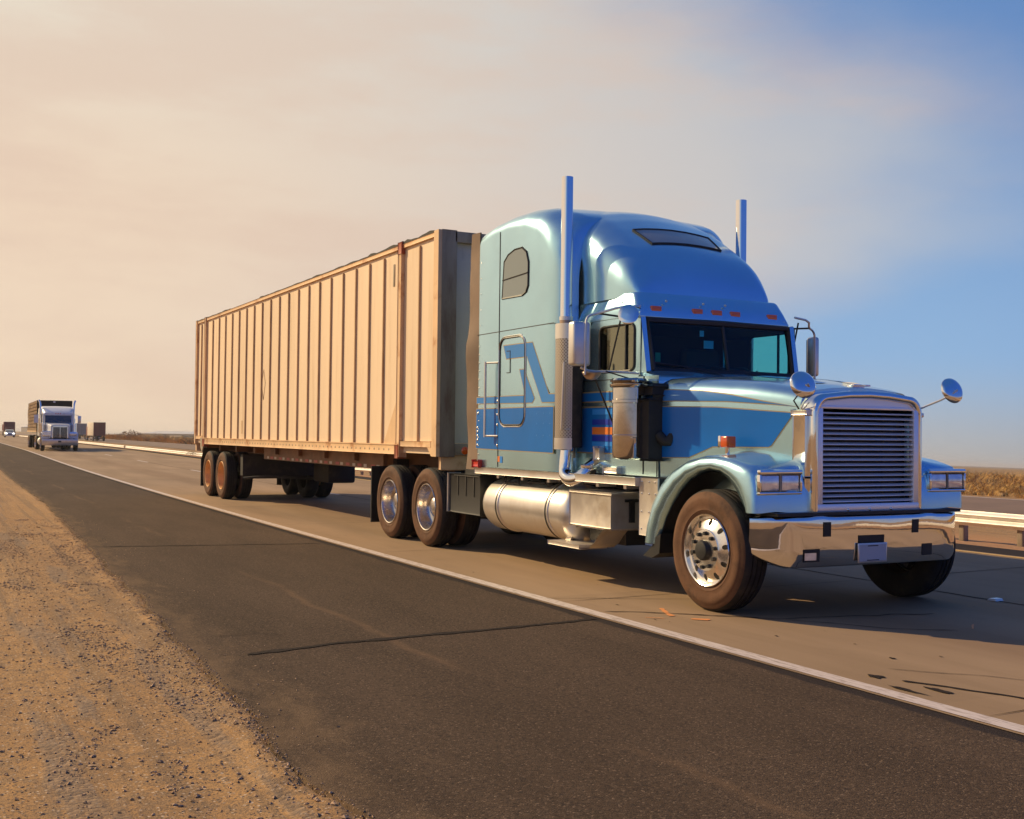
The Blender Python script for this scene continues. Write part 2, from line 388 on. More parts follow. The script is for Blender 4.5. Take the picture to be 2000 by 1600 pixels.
def m_dirt():
    m, nt, b = pbsdf('dry_tan_dirt'); uv = uvn(nt); o = N(nt, 'ShaderNodeTexCoord').outputs['Object']
    s = N(nt, 'ShaderNodeSeparateXYZ'); nt.links.new(uv, s.inputs[0])
    n1 = NOISE(nt, MAPV(nt, uv, (.5, 1.6, 1)), 1.1, 6, .6); n2 = NOISE(nt, o, 9, 6, .65); n3 = NOISE(nt, o, 60, 4, .7)
    c = MIX(nt, MR(nt, n1, .35, .65), (.39, .215, .082), (.48, .27, .10))
    c = MIX(nt, MR(nt, n2, .42, .7), c, (.27, .17, .085))
    stn = NOISE(nt, MAPV(nt, uv, (.06, 5.5, 1), (0, 0, 0), (2, 7, 0)), 1.2, 5, .6); c = MIX(nt, MR(nt, stn, .5, .6, 0, .75), c, (.25, .155, .075)); c = MIX(nt, MR(nt, stn, .44, .34, 0, .75), c, (.55, .32, .125))
    vs = N(nt, 'ShaderNodeTexVoronoi'); vs.inputs['Scale'].default_value = 62; nt.links.new(o, vs.inputs['Vector']); sc2 = N(nt, 'ShaderNodeSeparateColor'); nt.links.new(vs.outputs['Color'], sc2.inputs[0])
    sh = MR(nt, vs.outputs['Distance'], .32, .5, 1, 0); bandm = MR(nt, NOISE(nt, MAPV(nt, uv, (.25, 2.6, 1)), 1.3, 5, .6), .38, .6, .45, 1)
    c = MIX(nt, M(nt, 'MULTIPLY', M(nt, 'MULTIPLY', MR(nt, sc2.outputs[0], .55, .6), sh), bandm), c, (.13, .095, .065)); c = MIX(nt, M(nt, 'MULTIPLY', MR(nt, sc2.outputs[1], .86, .9), sh), c, (.58, .44, .30))
    c = MIX(nt, MR(nt, n3, .48, .62, 0, .55), c, (.17, .115, .07))
    n5 = NOISE(nt, o, 150, 3, .8); c = MIX(nt, MR(nt, n5, .52, .66, 0, .6), c, (.10, .075, .055)); c = MIX(nt, MR(nt, n5, .46, .34, 0, .5), c, (.60, .42, .26))
    c = MIX(nt, MR(nt, n3, .25, .4, .3, 0), c, (.55, .36, .2))
    # bands of coarse grey gravel along the shoulder
    g = NOISE(nt, MAPV(nt, uv, (.22, 2.3, 1), (0, 0, 0), (4, 2, 0)), 1.6, 5, .6)
    gm = M(nt, 'MULTIPLY', MR(nt, g, .5, .62), MR(nt, s.outputs[1], -5.9, -5.6, .75, 0))
    v = N(nt, 'ShaderNodeTexVoronoi'); v.inputs['Scale'].default_value = 38; nt.links.new(o, v.inputs['Vector'])
    gc = MIX(nt, v.outputs['Color'], (.10, .085, .07), (.34, .25, .17))
    c = MIX(nt, M(nt, 'MULTIPLY', gm, .8), c, gc)
    # far land: dry golden field, duller toward the distance
    far = NOISE(nt, MAPV(nt, uv, (.02, .08, 1)), 1., 6, .6)
    fc = MIX(nt, MR(nt, far, .35, .65), (.27, .17, .075), (.36, .22, .09))
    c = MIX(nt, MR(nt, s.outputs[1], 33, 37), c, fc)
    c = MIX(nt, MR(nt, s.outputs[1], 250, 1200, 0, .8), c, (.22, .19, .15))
    # red-brown median
    mm = M(nt, 'MULTIPLY', MR(nt, s.outputs[1], 5.6, 6), MR(nt, s.outputs[1], 15, 18, 1, 0))
    c = MIX(nt, M(nt, 'MULTIPLY', mm, .7), c, MIX(nt, MR(nt, n2, .4, .6), (.44, .20, .085), (.52, .29, .13)))
    nt.links.new(c, b.inputs['Base Color']); b.inputs['Roughness'].default_value = .95; b.inputs['Specular IOR Level'].default_value = .15
    h = M(nt, 'ADD', M(nt, 'MULTIPLY', n2, 1.2), M(nt, 'ADD', n3, M(nt, 'MULTIPLY', M(nt, 'MULTIPLY', v.outputs['Distance'], gm), -1.5)))
    bumpn(nt, b, h, .45, .012); return m
def m_asphalt():
    m, nt, b = pbsdf('worn_brown_asphalt'); uv = uvn(nt); o = N(nt, 'ShaderNodeTexCoord').outputs['Object']
    s = N(nt, 'ShaderNodeSeparateXYZ'); nt.links.new(uv, s.inputs[0])
    n1 = NOISE(nt, MAPV(nt, uv, (.25, 1, 1)), 1.3, 6, .6); n2 = NOISE(nt, o, 130, 3, .7)
    v = N(nt, 'ShaderNodeTexVoronoi'); v.inputs['Scale'].default_value = 120; nt.links.new(o, v.inputs['Vector'])
    c = MIX(nt, MR(nt, n1, .3, .7), (.072, .047, .029), (.102, .067, .042))
    sp = N(nt, 'ShaderNodeSeparateColor'); nt.links.new(v.outputs['Color'], sp.inputs[0])
    c = MIX(nt, MR(nt, sp.outputs[0], .90, .99, 0, .6), c, (.26, .18, .12))
    c = MIX(nt, MR(nt, sp.outputs[1], .55, .9, 0, .8), c, (.035, .026, .02))
    # dust blown off the dirt verge, thicker at the edge
    g1 = NOISE(nt, o, 48, 4, .8); c = MIX(nt, MR(nt, g1, .54, .64, 0, .6), c, (.030, .021, .015)); c = MIX(nt, MR(nt, g1, .45, .36, 0, .45), c, (.17, .12, .08))
    d = M(nt, 'ADD', s.outputs[1], M(nt, 'MULTIPLY', M(nt, 'SUBTRACT', NOISE(nt, MAPV(nt, uv, (.6, 1.4, 1)), 2.2, 9, .7), .5), 2.4))
    c = MIX(nt, MR(nt, d, -5.9, -5.15, .4, 0), c, (.25, .16, .085))
    wv = M(nt, 'ADD', s.outputs[1], M(nt, 'MULTIPLY', NOISE(nt, MAPV(nt, uv, (.5, .0, 1)), 1., 5, .6), .5))
    c = MIX(nt, M(nt, 'MULTIPLY', MR(nt, M(nt, 'ABSOLUTE', M(nt, 'ADD', wv, 3.9)), .0, .07, .4, 0), MR(nt, n1, .45, .6)), c, (.2, .12, .065))
    # thin dark sealed edge beside the white line
    e = M(nt, 'ADD', s.outputs[1], M(nt, 'MULTIPLY', NOISE(nt, MAPV(nt, uv, (1.2, 0, 1)), 1.5, 5, .6), .16))
    c = MIX(nt, MR(nt, e, -2.31, -2.27, 0, .8), c, (.022, .018, .018))
    nt.links.new(c, b.inputs['Base Color']); b.inputs['Roughness'].default_value = .95; b.inputs['Specular IOR Level'].default_value = .12
    bumpn(nt, b, M(nt, 'ADD', M(nt, 'MULTIPLY', v.outputs['Distance'], -1.), M(nt, 'MULTIPLY', n2, .7)), .45, .006); return m
def m_conc():
    m, nt, b = pbsdf('worn_tan_concrete'); uv = uvn(nt); o = N(nt, 'ShaderNodeTexCoord').outputs['Object']
    s = N(nt, 'ShaderNodeSeparateXYZ'); nt.links.new(uv, s.inputs[0])
    n1 = NOISE(nt, MAPV(nt, uv, (.12, .9, 1)), 1.2, 6, .6); n2 = NOISE(nt, o, 70, 4, .7); n4 = NOISE(nt, MAPV(nt, uv, (.5, 1, 1)), 2.5, 6, .65)
    c = MIX(nt, MR(nt, n1, .3, .7), (.275, .185, .105), (.36, .245, .145))
    tr = MR(nt, M(nt, 'ABSOLUTE', M(nt, 'ADD', s.outputs[1], .15)), .1, .75, .35, 0)
    c = MIX(nt, tr, c, (.20, .115, .06))
    c = MIX(nt, MR(nt, n4, .55, .8, 0, .4), c, (.18, .12, .08))
    c = MIX(nt, MR(nt, n2, .62, .8, 0, .5), c, (.11, .075, .055))
    # slab to slab shade changes
    fl = M(nt, 'FRACT', M(nt, 'MULTIPLY', M(nt, 'FLOOR', M(nt, 'DIVIDE', s.outputs[0], 4.55)), .3717))
    c = MIX(nt, 1., c, MIX(nt, fl, (.93, .93, .93), (1.06, 1.05, 1.04)), 'MULTIPLY')
    nt.links.new(c, b.inputs['Base Color']); b.inputs['Roughness'].default_value = .85; b.inputs['Specular IOR Level'].default_value = .2
    bumpn(nt, b, M(nt, 'ADD', n2, M(nt, 'MULTIPLY', n4, .5)), .25, .006); return m
def m_line(nm, col, lo):
    m, nt, b = pbsdf(nm); uv = uvn(nt)
    n = NOISE(nt, MAPV(nt, uv, (.8, 5, 1)), 7, 7, .7)
    c = MIX(nt, MR(nt, n, .46, .68), col, lo)
    nt.links.new(c, b.inputs['Base Color']); b.inputs['Roughness'].default_value = .6; return m
K['dirt'] = m_dirt(); K['asphalt'] = m_asphalt(); K['conc'] = m_conc()
K['wline'] = m_line('worn_white_road_paint', (.62, .52, .45), (.30, .22, .16)); K['yline'] = m_line('yellow_road_paint', (.62, .36, .05), (.3, .2, .08))
K['tar'] = mat('tar_seal', (.032, .024, .019), .95, spec=.1, var=.4, vscale=25); K['orangemark'] = mat('faded_orange_survey_paint', (.75, .28, .08), .7, dirt=(.35, .22, .12), damt=.7, dscale=40, dlo=.5, dhi=.7)
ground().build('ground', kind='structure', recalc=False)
strip('shoulder', 'asphalt', -5.62, -2.26, -.004, ny=3, wob=.11)
strip('road_slow_lane', 'conc', -2.26, 1.64, 0, ny=2)
strip('road_fast_lane', 'conc', 1.66, 5.32, 0, ny=2)
strip('median_shoulder', 'asphalt', 5.32, 6.1, -.006, ny=1)
strip('edge_line', 'wline', -2.235, -2.105, .004, ny=1, x0=20)
strip('median_line', 'yline', 5.12, 5.24, .004, ny=1, x0=20)
strip('road_opposite', 'asphalt2', 21, 31.5, -.88, ny=1) if False else None
K['opp'] = mat('distant_brown_pavement', (.19, .12, .075), .85, var=.12, vscale=.4)
strip('road_opposite', 'opp', 20.5, 31.5, -.86, ny=1)
strip('opposite_edge_line', 'wline', 31.2, 31.45, -.852, ny=1)
mb = new('wline')
for k in range(-1, 12):
    x = -11.4-14.63*k
    if k < 0: continue
    mb.grid([[rp(x-3.6*i/6, 1.58+.12*j, .008) for j in (0, 1)] for i in range(7)], sm=False, uvf=lambda i, j: (x-i, j*.1))
mb.build('lane_dashes', kind='structure')
mb = new('tar')
def ribbon(mb, pts, w, z=.0045, jit=.03, sub=12):
    P = []
    for a, b in zip(pts[:-1], pts[1:]):
        for i in range(sub): P.append(Vector((a[0]+(b[0]-a[0])*i/sub, a[1]+(b[1]-a[1])*i/sub)))
    P.append(Vector(pts[-1])); rows = []
    for i, p in enumerate(P):
        d = (P[min(i+1, len(P)-1)]-P[max(i-1, 0)]).normalized(); n = Vector((-d.y, d.x))
        o = n*(noise.noise(Vector((p.x*3, p.y*3, w*50)))*jit); ww = w*(.45+.9*abs(noise.noise(Vector((p.x*6, p.y*6, 9)))))*(0.15 if i in (0, len(P)-1) else 1)
        rows.append([rp(*(p+o-n*ww/2), z), rp(*(p+o+n*ww/2), z)])
    mb.grid(rows, sm=False)
for k in range(-3, 14):
    xj = XF-1.05-4.55*k
    ribbon(mb, [(xj+.10, -2.1), (xj, 1.62)], .016, jit=.015)
    ribbon(mb, [(xj+.02, 1.68), (xj-.2, 5.3)], .026, jit=.01)
ribbon(mb, [(x, 1.65) for x in range(6, -60, -2)], .045, z=.0042, jit=.02)
# cracks and tar patches seen beside and ahead of the front wheel (x from the truck's front axle)
for pts, w, j in [([(-.35, -2.05), (0.2, -1.35), (.55, -.95), (.75, -.3), (.9, .5)], .034, .10), ([(.62, -.9), (1.35, -.45), (1.6, -.02)], .02, .04),
               ([(2.75, -1.85), (3.0, -1.72), (3.42, -1.56), (4.2, -1.3)], .055, .04), ([(2.45, -1.66), (2.95, -1.2), (3.6, -.6)], .012, .06),
               ([(-1.2, -2.1), (-.9, -1.5), (-.6, -.9)], .012, .05)]:
    ribbon(mb, [(XF+a, b) for a, b in pts], w, jit=j)
def blob(mb, x, y, rx, ry, z=.005, seed=0, n=16):
    vs = []
    for k in range(n):
        a = 2*math.pi*k/n; q = .65+.6*noise.noise(Vector((math.cos(a)*1.5, math.sin(a)*1.5, seed)))
        vs.append(mb.bm.verts.new(rp(x+rx*q*math.cos(a), y+ry*q*math.sin(a), z)))
    mb._m([mb.bm.faces.new(vs)])
for i, (x, y, a, b) in enumerate([(2.6, -1.9, .10, .05), (3.05, -1.85, .16, .045), (2.95, -2.02, .2, .03), (2.2, -1.35, .05, .02), (2.6, .1, .07, .03), (1.2, -1.5, .035, .012), (1.7, -1.2, .02, .01), (2.3, -1.0, .025, .012), (.2, -1.9, .03, .012), (-.6, -1.75, .03, .014), (-3.2, -1.9, .03, .012)]):
    blob(mb, XF+x, y, a, b, seed=i)
for i in range(70): blob(mb, random.uniform(-14, -2), random.uniform(-2.05, 4.9), random.uniform(.006, .02), random.uniform(.004, .009), seed=i+50, n=8)
# sealed cracks across the asphalt shoulder (flush, on top of it)
ribbon(mb, [(-7.55, -5.25), (-7.70, -4.6), (-7.74, -3.9), (-7.78, -3.2), (-7.82, -2.6), (-7.9, -2.3)], .10, z=.0005, jit=.02, sub=16)
ribbon(mb, [(-15.3, -5.2), (-15.0, -3.8), (-14.7, -2.4)], .06, z=.0005, jit=.05)
ribbon(mb, [(-8.3, -5.3), (-8.35, -5.0), (-8.2, -4.8)], .014, z=.0005, jit=.05)
mb.build('road_tar_seams', kind='structure')
mb = new('orangemark')
ribbon(mb, [(XF-.28, -1.50), (XF+.0, -1.62), (XF+.12, -1.66)], .065, jit=.02)
ribbon(mb, [(XF+.3, -1.62), (XF+.42, -1.52)], .08, jit=.05)
ribbon(mb, [(XF+.1, -1.93), (XF+.2, -1.8)], .03, jit=.05)
ribbon(mb, [(XF+1.6, .15), (XF+1.45, .35)], .03, jit=.03)
mb.build('road_paint_mark', kind='structure')

# loose stones on the verge
def gravel():
    mb = new('stone'); bm = mb.bm
    base = [Vector(v) for v in ((1, 0, 0), (-1, 0, 0), (0, 1, 0), (0, -1, 0), (0, 0, 1), (0, 0, -1))]
    F = [(0, 2, 4), (2, 1, 4), (1, 3, 4), (3, 0, 4), (2, 0, 5), (1, 2, 5), (3, 1, 5), (0, 3, 5)]
    n = 0; tries = 0
    while n < 60000 and tries < 900000:
        tries += 1
        x = -2.6-(random.random()**1.3)*18; y = random.uniform(-9.6, -4.7)
        g = noise.noise(Vector((x*.35, y*1.9, 2)))+.6*noise.noise(Vector((x*1.5, y*4, 5)))
        ed = edge_y(x)-y; edge = -.03 < ed < .10
        if random.random() > (.95 if g > .08 else .22) and not (edge and random.random() < .7): continue
        s = .0035+.0095*random.random()**4
        if ed < -.03 and (random.random() > .035 or ed < -.6): continue
        z = lerp_tab(PROF, y)+noise.noise(Vector((x*.7, y*2.2, 0)))*.022+noise.noise(Vector((x*3, y*5, 4)))*.008
        z = -.004 if ed < .0 else z+.03*math.exp(-((ed-.07)/.10)**2)*(.6+.8*noise.noise(Vector((x*3, y*3, 1))))
        if ed < 0: s = min(s, .008)
        if y < -5.5 and ed > 0: z += -.018*math.exp(-((y+6.75)/.25)**2)-.015*math.exp(-((y+8.0)/.3)**2)
        p = rp(x, y, z+s*.25); sc = Vector((s*random.uniform(.8, 1.5), s*random.uniform(.7, 1.2), s*random.uniform(.35, .7)))
        a = random.uniform(0, 6.28); ca, sa = math.cos(a), math.sin(a)
        vs = []
        for b in base:
            q = Vector((b.x*sc.x, b.y*sc.y, b.z*sc.z))*random.uniform(.75, 1.2)+Vector((random.uniform(-.3, .3), random.uniform(-.3, .3), 0))*s
            vs.append(bm.verts.new(p+Vector((q.x*ca-q.y*sa, q.x*sa+q.y*ca, q.z))))
        for f in F: bm.faces.new([vs[i] for i in f])
        n += 1
    mb.build('gravel', kind='stuff', label='loose grey and tan stones scattered over the dirt verge', cat='gravel', recalc=False)
K['stone'] = mat('grey_tan_stones', (.40, .26, .15), .9, spec=.2, var=.5, vscale=35)
gravel()

# ------------------------------------------------------------------ wheels
def wheel(parent, x, yo, side, kind='dish', r=.52, w=.28, z=None, tyrek='sidewall'):
    """yo: outer side of the tyre; side -1 right, +1 left"""
    z = r if z is None else z; s = -side; c = (x, yo, z)
    k = r/.52; rim = new({'dish': 'dish', 'steer': 'alu', 'orange': 'orange_rim', 'dark': 'dark', 'white': 'white'}[kind])
    if kind == 'steer':
        rim.lathe([(.300, .05), (.311, .012), (.306, .004), (.296, .010), (.286, .045), (.270, .050), (.235, .030), (.19, .014), (.176, .0), (.120, -.006), (.10, -.006), (0, -.006)], c, sgn=s, seg=56)
        for q in range(10):
            a = 2*math.pi*(q+.3)/10; ca, sa = math.cos(a), math.sin(a)
            rim.use('gap'); rr = .240
            pts = [(x+(rr+.030*math.cos(b))*ca-.021*math.sin(b)*sa, yo+s*(.0085+((rr+.030*math.cos(b))-.19)*.45), z+(rr+.030*math.cos(b))*sa+.021*math.sin(b)*ca) for b in [R(30*i) for i in range(12)]]
            rim.prism(pts, (0, s*.012, 0))
            rim.use('dark'); cx, cz = x+.146*ca, z+.146*sa
            rim.cyl((cx, yo, cz), (cx, yo-s*.03, cz), .019, .015, 10)
        rim.use('black').lathe([(.088, .0), (.086, -.035), (.075, -.05), (.05, -.055), (0, -.057)], c, sgn=s, seg=24)
    elif kind == 'dark':
        rim.lathe([(.31, .03), (.27, .1), (0, .1)], c, sgn=s, seg=24)
    else:
        rim.lathe([(.300, .05), (.311, .016), (.305, .008), (.296, .012), (.288, .04), (.278, .10), (.27, .16), (.25, .185), (.19, .20), (.13, .20), (.125, .13), (.10, .11), (.06, .10), (0, .10)], c, sgn=s, seg=48)
        for q in range(10):
            a = 2*math.pi*q/10; rim.use('dark').cyl((x+.165*math.cos(a), yo+s*.20, z+.165*math.sin(a)), (x+.165*math.cos(a), yo+s*.165, z+.165*math.sin(a)), .017, .014, 8)
    if k != 1:
        for v in rim.bm.verts: v.co.x = x+(v.co.x-x)*k; v.co.z = z+(v.co.z-z)*k
    ro = rim.build('wheel', parent)
    t = new(tyrek); t.lathe([(a*k, b) for a, b in [(.30, .045), (.315, .022), (.335, .012), (.345, .006), (.352, .009), (.39, .0), (.43, -.002), (.455, .003), (.46, .008), (.48, .013), (.50, .028)]], c, sgn=s, seg=56)
    t.use('rubber'); g = [(.50, .028), (.513, .042), (.52, .06)]
    for gy in (.09, .14, .19): g += [(.52, gy-.008), (.508, gy-.006), (.508, gy+.006), (.52, gy+.008)]
    g += [(.52, w-.06), (.513, w-.042), (.50, w-.028), (.46, w-.01), (.40, w), (.33, w-.02), (.30, w-.04)]
    t.lathe([(a*k, b) for a, b in g], c, sgn=s, seg=56)
    t.build('tyre', ro)
    return ro
def duals(parent, x, yo, side, kind, r=.52):
    wheel(parent, x, yo, side, kind, r); wheel(parent, x, yo-side*.335, side, 'dark', r)

# ------------------------------------------------------------------ the blue truck
T = empty('truck_tractor', (XF, C, 0), label='pale blue sleeper truck with darker blue stripes, twin chrome stacks and big chrome grille', cat='truck')
def sect(w, zt, ry, rz, zb, crown=.03, n=9):
    """cross-section polyline (y,z) from right bottom over the top to left bottom"""
    half = [(-w, zb+(zt-rz-zb)*i/6) for i in range(7)]
    for k in range(1, n+1):
        a = math.pi/2*k/n; half.append((-w+ry-ry*math.cos(a), zt-rz+rz*math.sin(a)))
    half += [(-(w-ry)*f, zt+crown*(1-f*f)) for f in (.6, .3)]
    return half+[(0, zt+crown)]+[(-y, z) for y, z in reversed(half)]
def interp(st, x):
    for a, b in zip(st[:-1], st[1:]):
        if (a[0] <= x <= b[0]): f = (x-a[0])/(b[0]-a[0]); return tuple(p+(q-p)*f for p, q in zip(a, b))
SL = [(-4.60, 1.16, 3.86, .14, .14), (-4.57, 1.20, 3.93, .17, .17), (-4.5, 1.21, 3.96, .20, .18), (-4.2, 1.21, 4.02, .24, .18), (-3.8, 1.21, 4.05, .27, .19), (-3.4, 1.21, 4.05, .29, .22), (-3.1, 1.21, 4.02, .31, .29), (-2.95, 1.21, 3.98, .33, .36), (-2.84, 1.21, 3.94, .35, .45), (-2.75, 1.20, 3.91, .37, .56), (-2.69, 1.18, 3.88, .38, .65), (-2.63, 1.13, 3.85, .38, .7), (-2.60, 1.06, 3.83, .38, .7), (-2.59, .97, 3.81, .38, .7)]
mb = new('paint')
mb.grid([[(x, y, z) for y, z in sect(w, zt, ry, rz, 1.10)] for x, w, zt, ry, rz in SL], False, False, False)
mb.quad((-4.60, -1.14, 1.1), (-4.60, 1.14, 1.1), (-4.60, 1.0, 3.84), (-4.60, -1.0, 3.84))
mb.quad((-4.6, -1.21, 1.1), (-2.6, -1.21, 1.1), (-2.6, 1.21, 1.1), (-4.6, 1.21, 1.1))
A_ = [(-3.86, 2.515), (-3.17, 2.51), (-2.79, 1.928), (-2.66, 1.925), (-2.66, 1.842), (-2.94, 1.845), (-3.29, 2.364), (-3.79, 2.363)]
B_ = [(-4.555, 1.93), (-3.32, 1.925), (-3.46, 2.22), (-3.36, 2.22), (-3.11, 1.89), (-3.16, 1.845), (-4.555, 1.86)]
Cc = [(-4.56, 1.79), (-2.69, 1.79), (-2.69, 1.30), (-4.56, 1.32)]
for side in (-1, 1):
    for poly, kk in ((A_, 'sky_blue'), (B_, 'sky_blue'), (Cc, 'blue')):
        mb.use('gold').decal(outset(poly, .010), None, 0); mb.use('gold')
        base = [v for v in mb.bm.verts if v.co.y == 0 and v.link_faces and all(f.material_index == mb.cur for f in v.link_faces)]
        for v in base: v.co.y = side*1.2115
        mb.use(kk).decal(poly, None, 0)
        base = [v for v in mb.bm.verts if v.co.y == 0 and v.link_faces and all(f.material_index == mb.cur for f in v.link_faces)]
        for v in base: v.co.y = side*1.213
    # seams, door outline, rivets
    mb.use('black').box(-4.56, -2.70, side*1.2095, side*1.2125, 2.685, 2.694)
    mb.box(-3.985, -3.978, side*1.2095, side*1.2155, 1.11, 3.86)
    ring = rrect(-3.95, -3.34, 1.60, 2.60, .13)
    for off, kk, yy, th in ((.0, 'black', 1.2145, .016), (.02, 'satin', 1.2145, .008)):
        mb.use(kk); o = outset(ring, off+th); i = outset(ring, off)
        mb.grid([[(a, side*yy, b) for a, b in o+[o[0]]], [(a, side*(yy+.008), b) for a, b in i+[i[0]]]], sm=False)
        mb.grid([[(a, side*(yy+.008), b) for a, b in i+[i[0]]], [(a, side*1.211, b) for a, b in outset(i, -.004)+[outset(i, -.004)[0]]]], sm=False)
    mb.use('black').box(-3.70, -3.69, side*1.213, side*1.2165, 2.20, 2.45); mb.box(-3.78, -3.69, side*1.213, side*1.2165, 2.445, 2.453); mb.box(-3.78, -3.69, side*1.213, side*1.2165, 2.195, 2.203)
    mb.use('satin')
    for z in [1.15+.1*i for i in range(15)]: mb.sphere((-4.50, side*1.213, z+.02*(i_ := 0)), .008, 6, (1, .5, 1))
    for z in (1.36, 1.42, 1.47, 1.52, 1.57, 1.74): mb.sphere((-4.52, side*1.214, z), .016, 8, (1, .5, 1))
    for z in (1.36, 1.6, 1.72, 1.88): mb.sphere((-4.0, side*1.214, z), .016, 8, (1, .5, 1))
    for zz in (1.72, 1.61, 1.48): 
        for xx in (-3.05, -2.9, -2.76): mb.use('sky_blue').sphere((xx, side*1.213, zz), .008, 6, (1, .4, 1))
    mb.use('satin')
    for z in [2.8+.19*i for i in range(5)]: mb.sphere((-4.47, side*1.213, z), .007, 6, (1, .5, 1))
    mb.use('stick1').box(-3.92, -3.865, side*1.213, side*1.2150, 1.16, 1.235); mb.use('stick2').box(-3.985, -3.925, side*1.213, side*1.2150, 1.17, 1.235)
mb.build('sleeper', T, sharp=50)
def pane(name, par, outline, y, side, key, fr=.018, dy=.006, frk='black', bars=()):
    mb = new(key); mb.prism([(a, side*y, b) for a, b in outline], (0, side*dy, 0)); w = mb.build(name, par)
    f = new(frk); o = outset(outline, fr)
    f.grid([[(a, side*(y-.002), b) for a, b in o+[o[0]]], [(a, side*(y+dy+.006), b) for a, b in outset(outline, fr*.5)+[outset(outline, fr*.5)[0]]], [(a, side*(y+dy+.001), b) for a, b in outset(outline, -.004)+[outset(outline, -.004)[0]]]], sm=False)
    for (x0, z0, x1, z1) in bars: f.tube([(x0, side*(y+dy+.003), z0), (x1, side*(y+dy+.003), z1)], .007, 6)
    f.build('window_frame', w); return w
win = [(-3.90, 3.07), (-3.42, 3.06), (-3.33, 3.09), (-3.285, 3.16), (-3.28, 3.42), (-3.33, 3.54), (-3.43, 3.60), (-3.60, 3.60), (-3.76, 3.56), (-3.86, 3.49)]
for sd_ in (-1, 1): pane('sleeper_window', T, win, 1.212, sd_, 'sleepglass', .014, bars=[(-3.89, 3.28, -3.29, 3.30)])
for side in (-1, 1):   # rubber side extender behind the sleeper
    mb = new('rubberflap'); rows = []
    for i in range(31):
        z = 1.06+(3.94-1.06)*i/30; wv = .03*math.sin(z*3.3)+.016*math.sin(z*8.1); e = 0 if z < 3.7 else (z-3.7)*.35
        rows.append([(-4.53, side*1.205, z), (-4.66+wv*.4, side*(1.215+wv*.5), z), (-4.83+wv+e-(.03 if z < 2.65 else 0), side*(1.20+wv), z), (-4.83+wv+e-(.03 if z < 2.65 else 0), side*(1.18+wv), z), (-4.53, side*1.185, z)])
    mb.grid(rows, True, True, True).build('side_extender', T)
    mb = new('satin')
    mb.box(-4.57, -1.10, side*1.155, side*1.222, 1.02, 1.095, .006)
    for q in (-4.1, -3.5, -2.9, -1.9, -1.4): mb.box(q, q+.05, side*.95, side*1.16, .975, 1.03)
    mb.build('side_skirt_trim', T)
    g = new('satin'); g.tube([(-3.99, side*1.21, 2.33), (-4.17, side*1.29, 2.33), (-4.17, side*1.29, 2.29)], .012); g.tube([(-4.17, side*1.29, 2.345), (-4.17, side*1.29, 1.455)], .016, 10)
    g.tube([(-3.99, side*1.21, 1.47), (-4.17, side*1.29, 1.47)], .012); g.build('grab_handle', T)
    new('red').box(-4.57, -4.40, side*1.21, side*1.25, 1.10, 1.17, .015, 3).build('marker_lamp', T)
# roof fairing
FR = [(-3.2, .95, 4.03, .42, .5), (-2.95, .95, 3.985, .42, .5), (-2.75, .95, 3.93, .40, .48), (-2.5, .95, 3.81, .38, .44), (-2.3, .945, 3.69, .36, .42), (-2.1, .94, 3.56, .34, .42), (-1.9, .925, 3.42, .31, .4), (-1.80, .91, 3.32, .28, .33), (-1.73, .885, 3.21, .26, .26), (-1.68, .86, 3.12, .24, .18), (-1.645, .835, 3.04, .2, .12), (-1.625, .815, 2.985, .17, .07), (-1.615, .80, 2.935, .15, .02)]
mb = new('paint'); rows = []
xs = [FR[0][0]+(FR[-1][0]-FR[0][0])*i/30 for i in range(31)]
for x in xs:
    _, w, zt, ry, rz = interp(FR, min(x, -1.6151)); row = sect(w, zt, ry, rz, 2.89, .05 if x < -1.7 else .05*max(.1, (-1.615-x)/.085))
    # scoop between stack and cab side: the side wall leans in toward the sleeper
    rows.append([(x, y*(1-.035*max(0, (-2.15-x))) if z < zt-rz*.5 else y, z) for y, z in row])
mb.grid(rows, capb=True)
fb = mb.bvh(); mb.build('roof_fairing', T, sharp=60)
def on_roof(x, y):
    h = fb.ray_cast(Vector((x, y, 6)), Vector((0, 0, -1))); return Vector((x, y, h[0].z if h[0] else 3.5))
mb = new('skyglass'); rows = []
for i in range(9):
    f = i/8; x = -2.27+.29*f; hw = .50-.05*f
    rows.append([on_roof(x, -hw+2*hw*j/16)+Vector((.004, 0, .007)) for j in range(17)])
mb.grid(rows); sk = mb.build('skylight', T)
mb = new('black'); loop = rows[0]+[r[-1] for r in rows[1:]]+list(reversed(rows[-1]))[1:]+[r[0] for r in reversed(rows)][1:]
mb.tube(loop, .011, 6).build('skylight_frame', sk)
# sun visor band
mb = new('paint'); rows = []
for zz, xo, w in ((2.655, -1.455, .955), (2.66, -1.43, .972), (2.68, -1.425, .977), (2.80, -1.485, .95), (2.905, -1.545, .92), (2.925, -1.565, .91), (2.932, -1.60, .88), (2.935, -1.75, .80)):
    row = [(-2.62, -w, zz), (-2.2, -w, zz), (-1.75, -w, zz)]
    for k in range(9):
        a = math.pi/2*k/8; rr = .07; row.append((xo-rr-.02+rr*math.sin(a), -w+rr-rr*math.cos(a), zz))
    row += [(xo-.012, -.45, zz), (xo, 0, zz)]
    row = row+[(x, -y, z) for x, y, z in reversed(row[:-1])]
    rows.append(row)
mb.grid(rows); vb = mb.bvh()
mb.quad((-2.62, -.95, 2.656), (-1.6, -.95, 2.656), (-1.6, .95, 2.656), (-2.62, .95, 2.656)); mb.quad((-2.3, -.80, 2.935), (-1.75, -.80, 2.935), (-1.75, .80, 2.935), (-2.3, .80, 2.935))
mb.use('satin')
for yy in (-.62, -.16, .12): mb.sphere((-1.48, yy, 2.84), .014, 8)
for dz in (0, .04, .08): mb.sphere((-1.76-dz*.3, -.945, 2.76+dz), .007, 6)
mb.build('sun_visor', T, sharp=60)
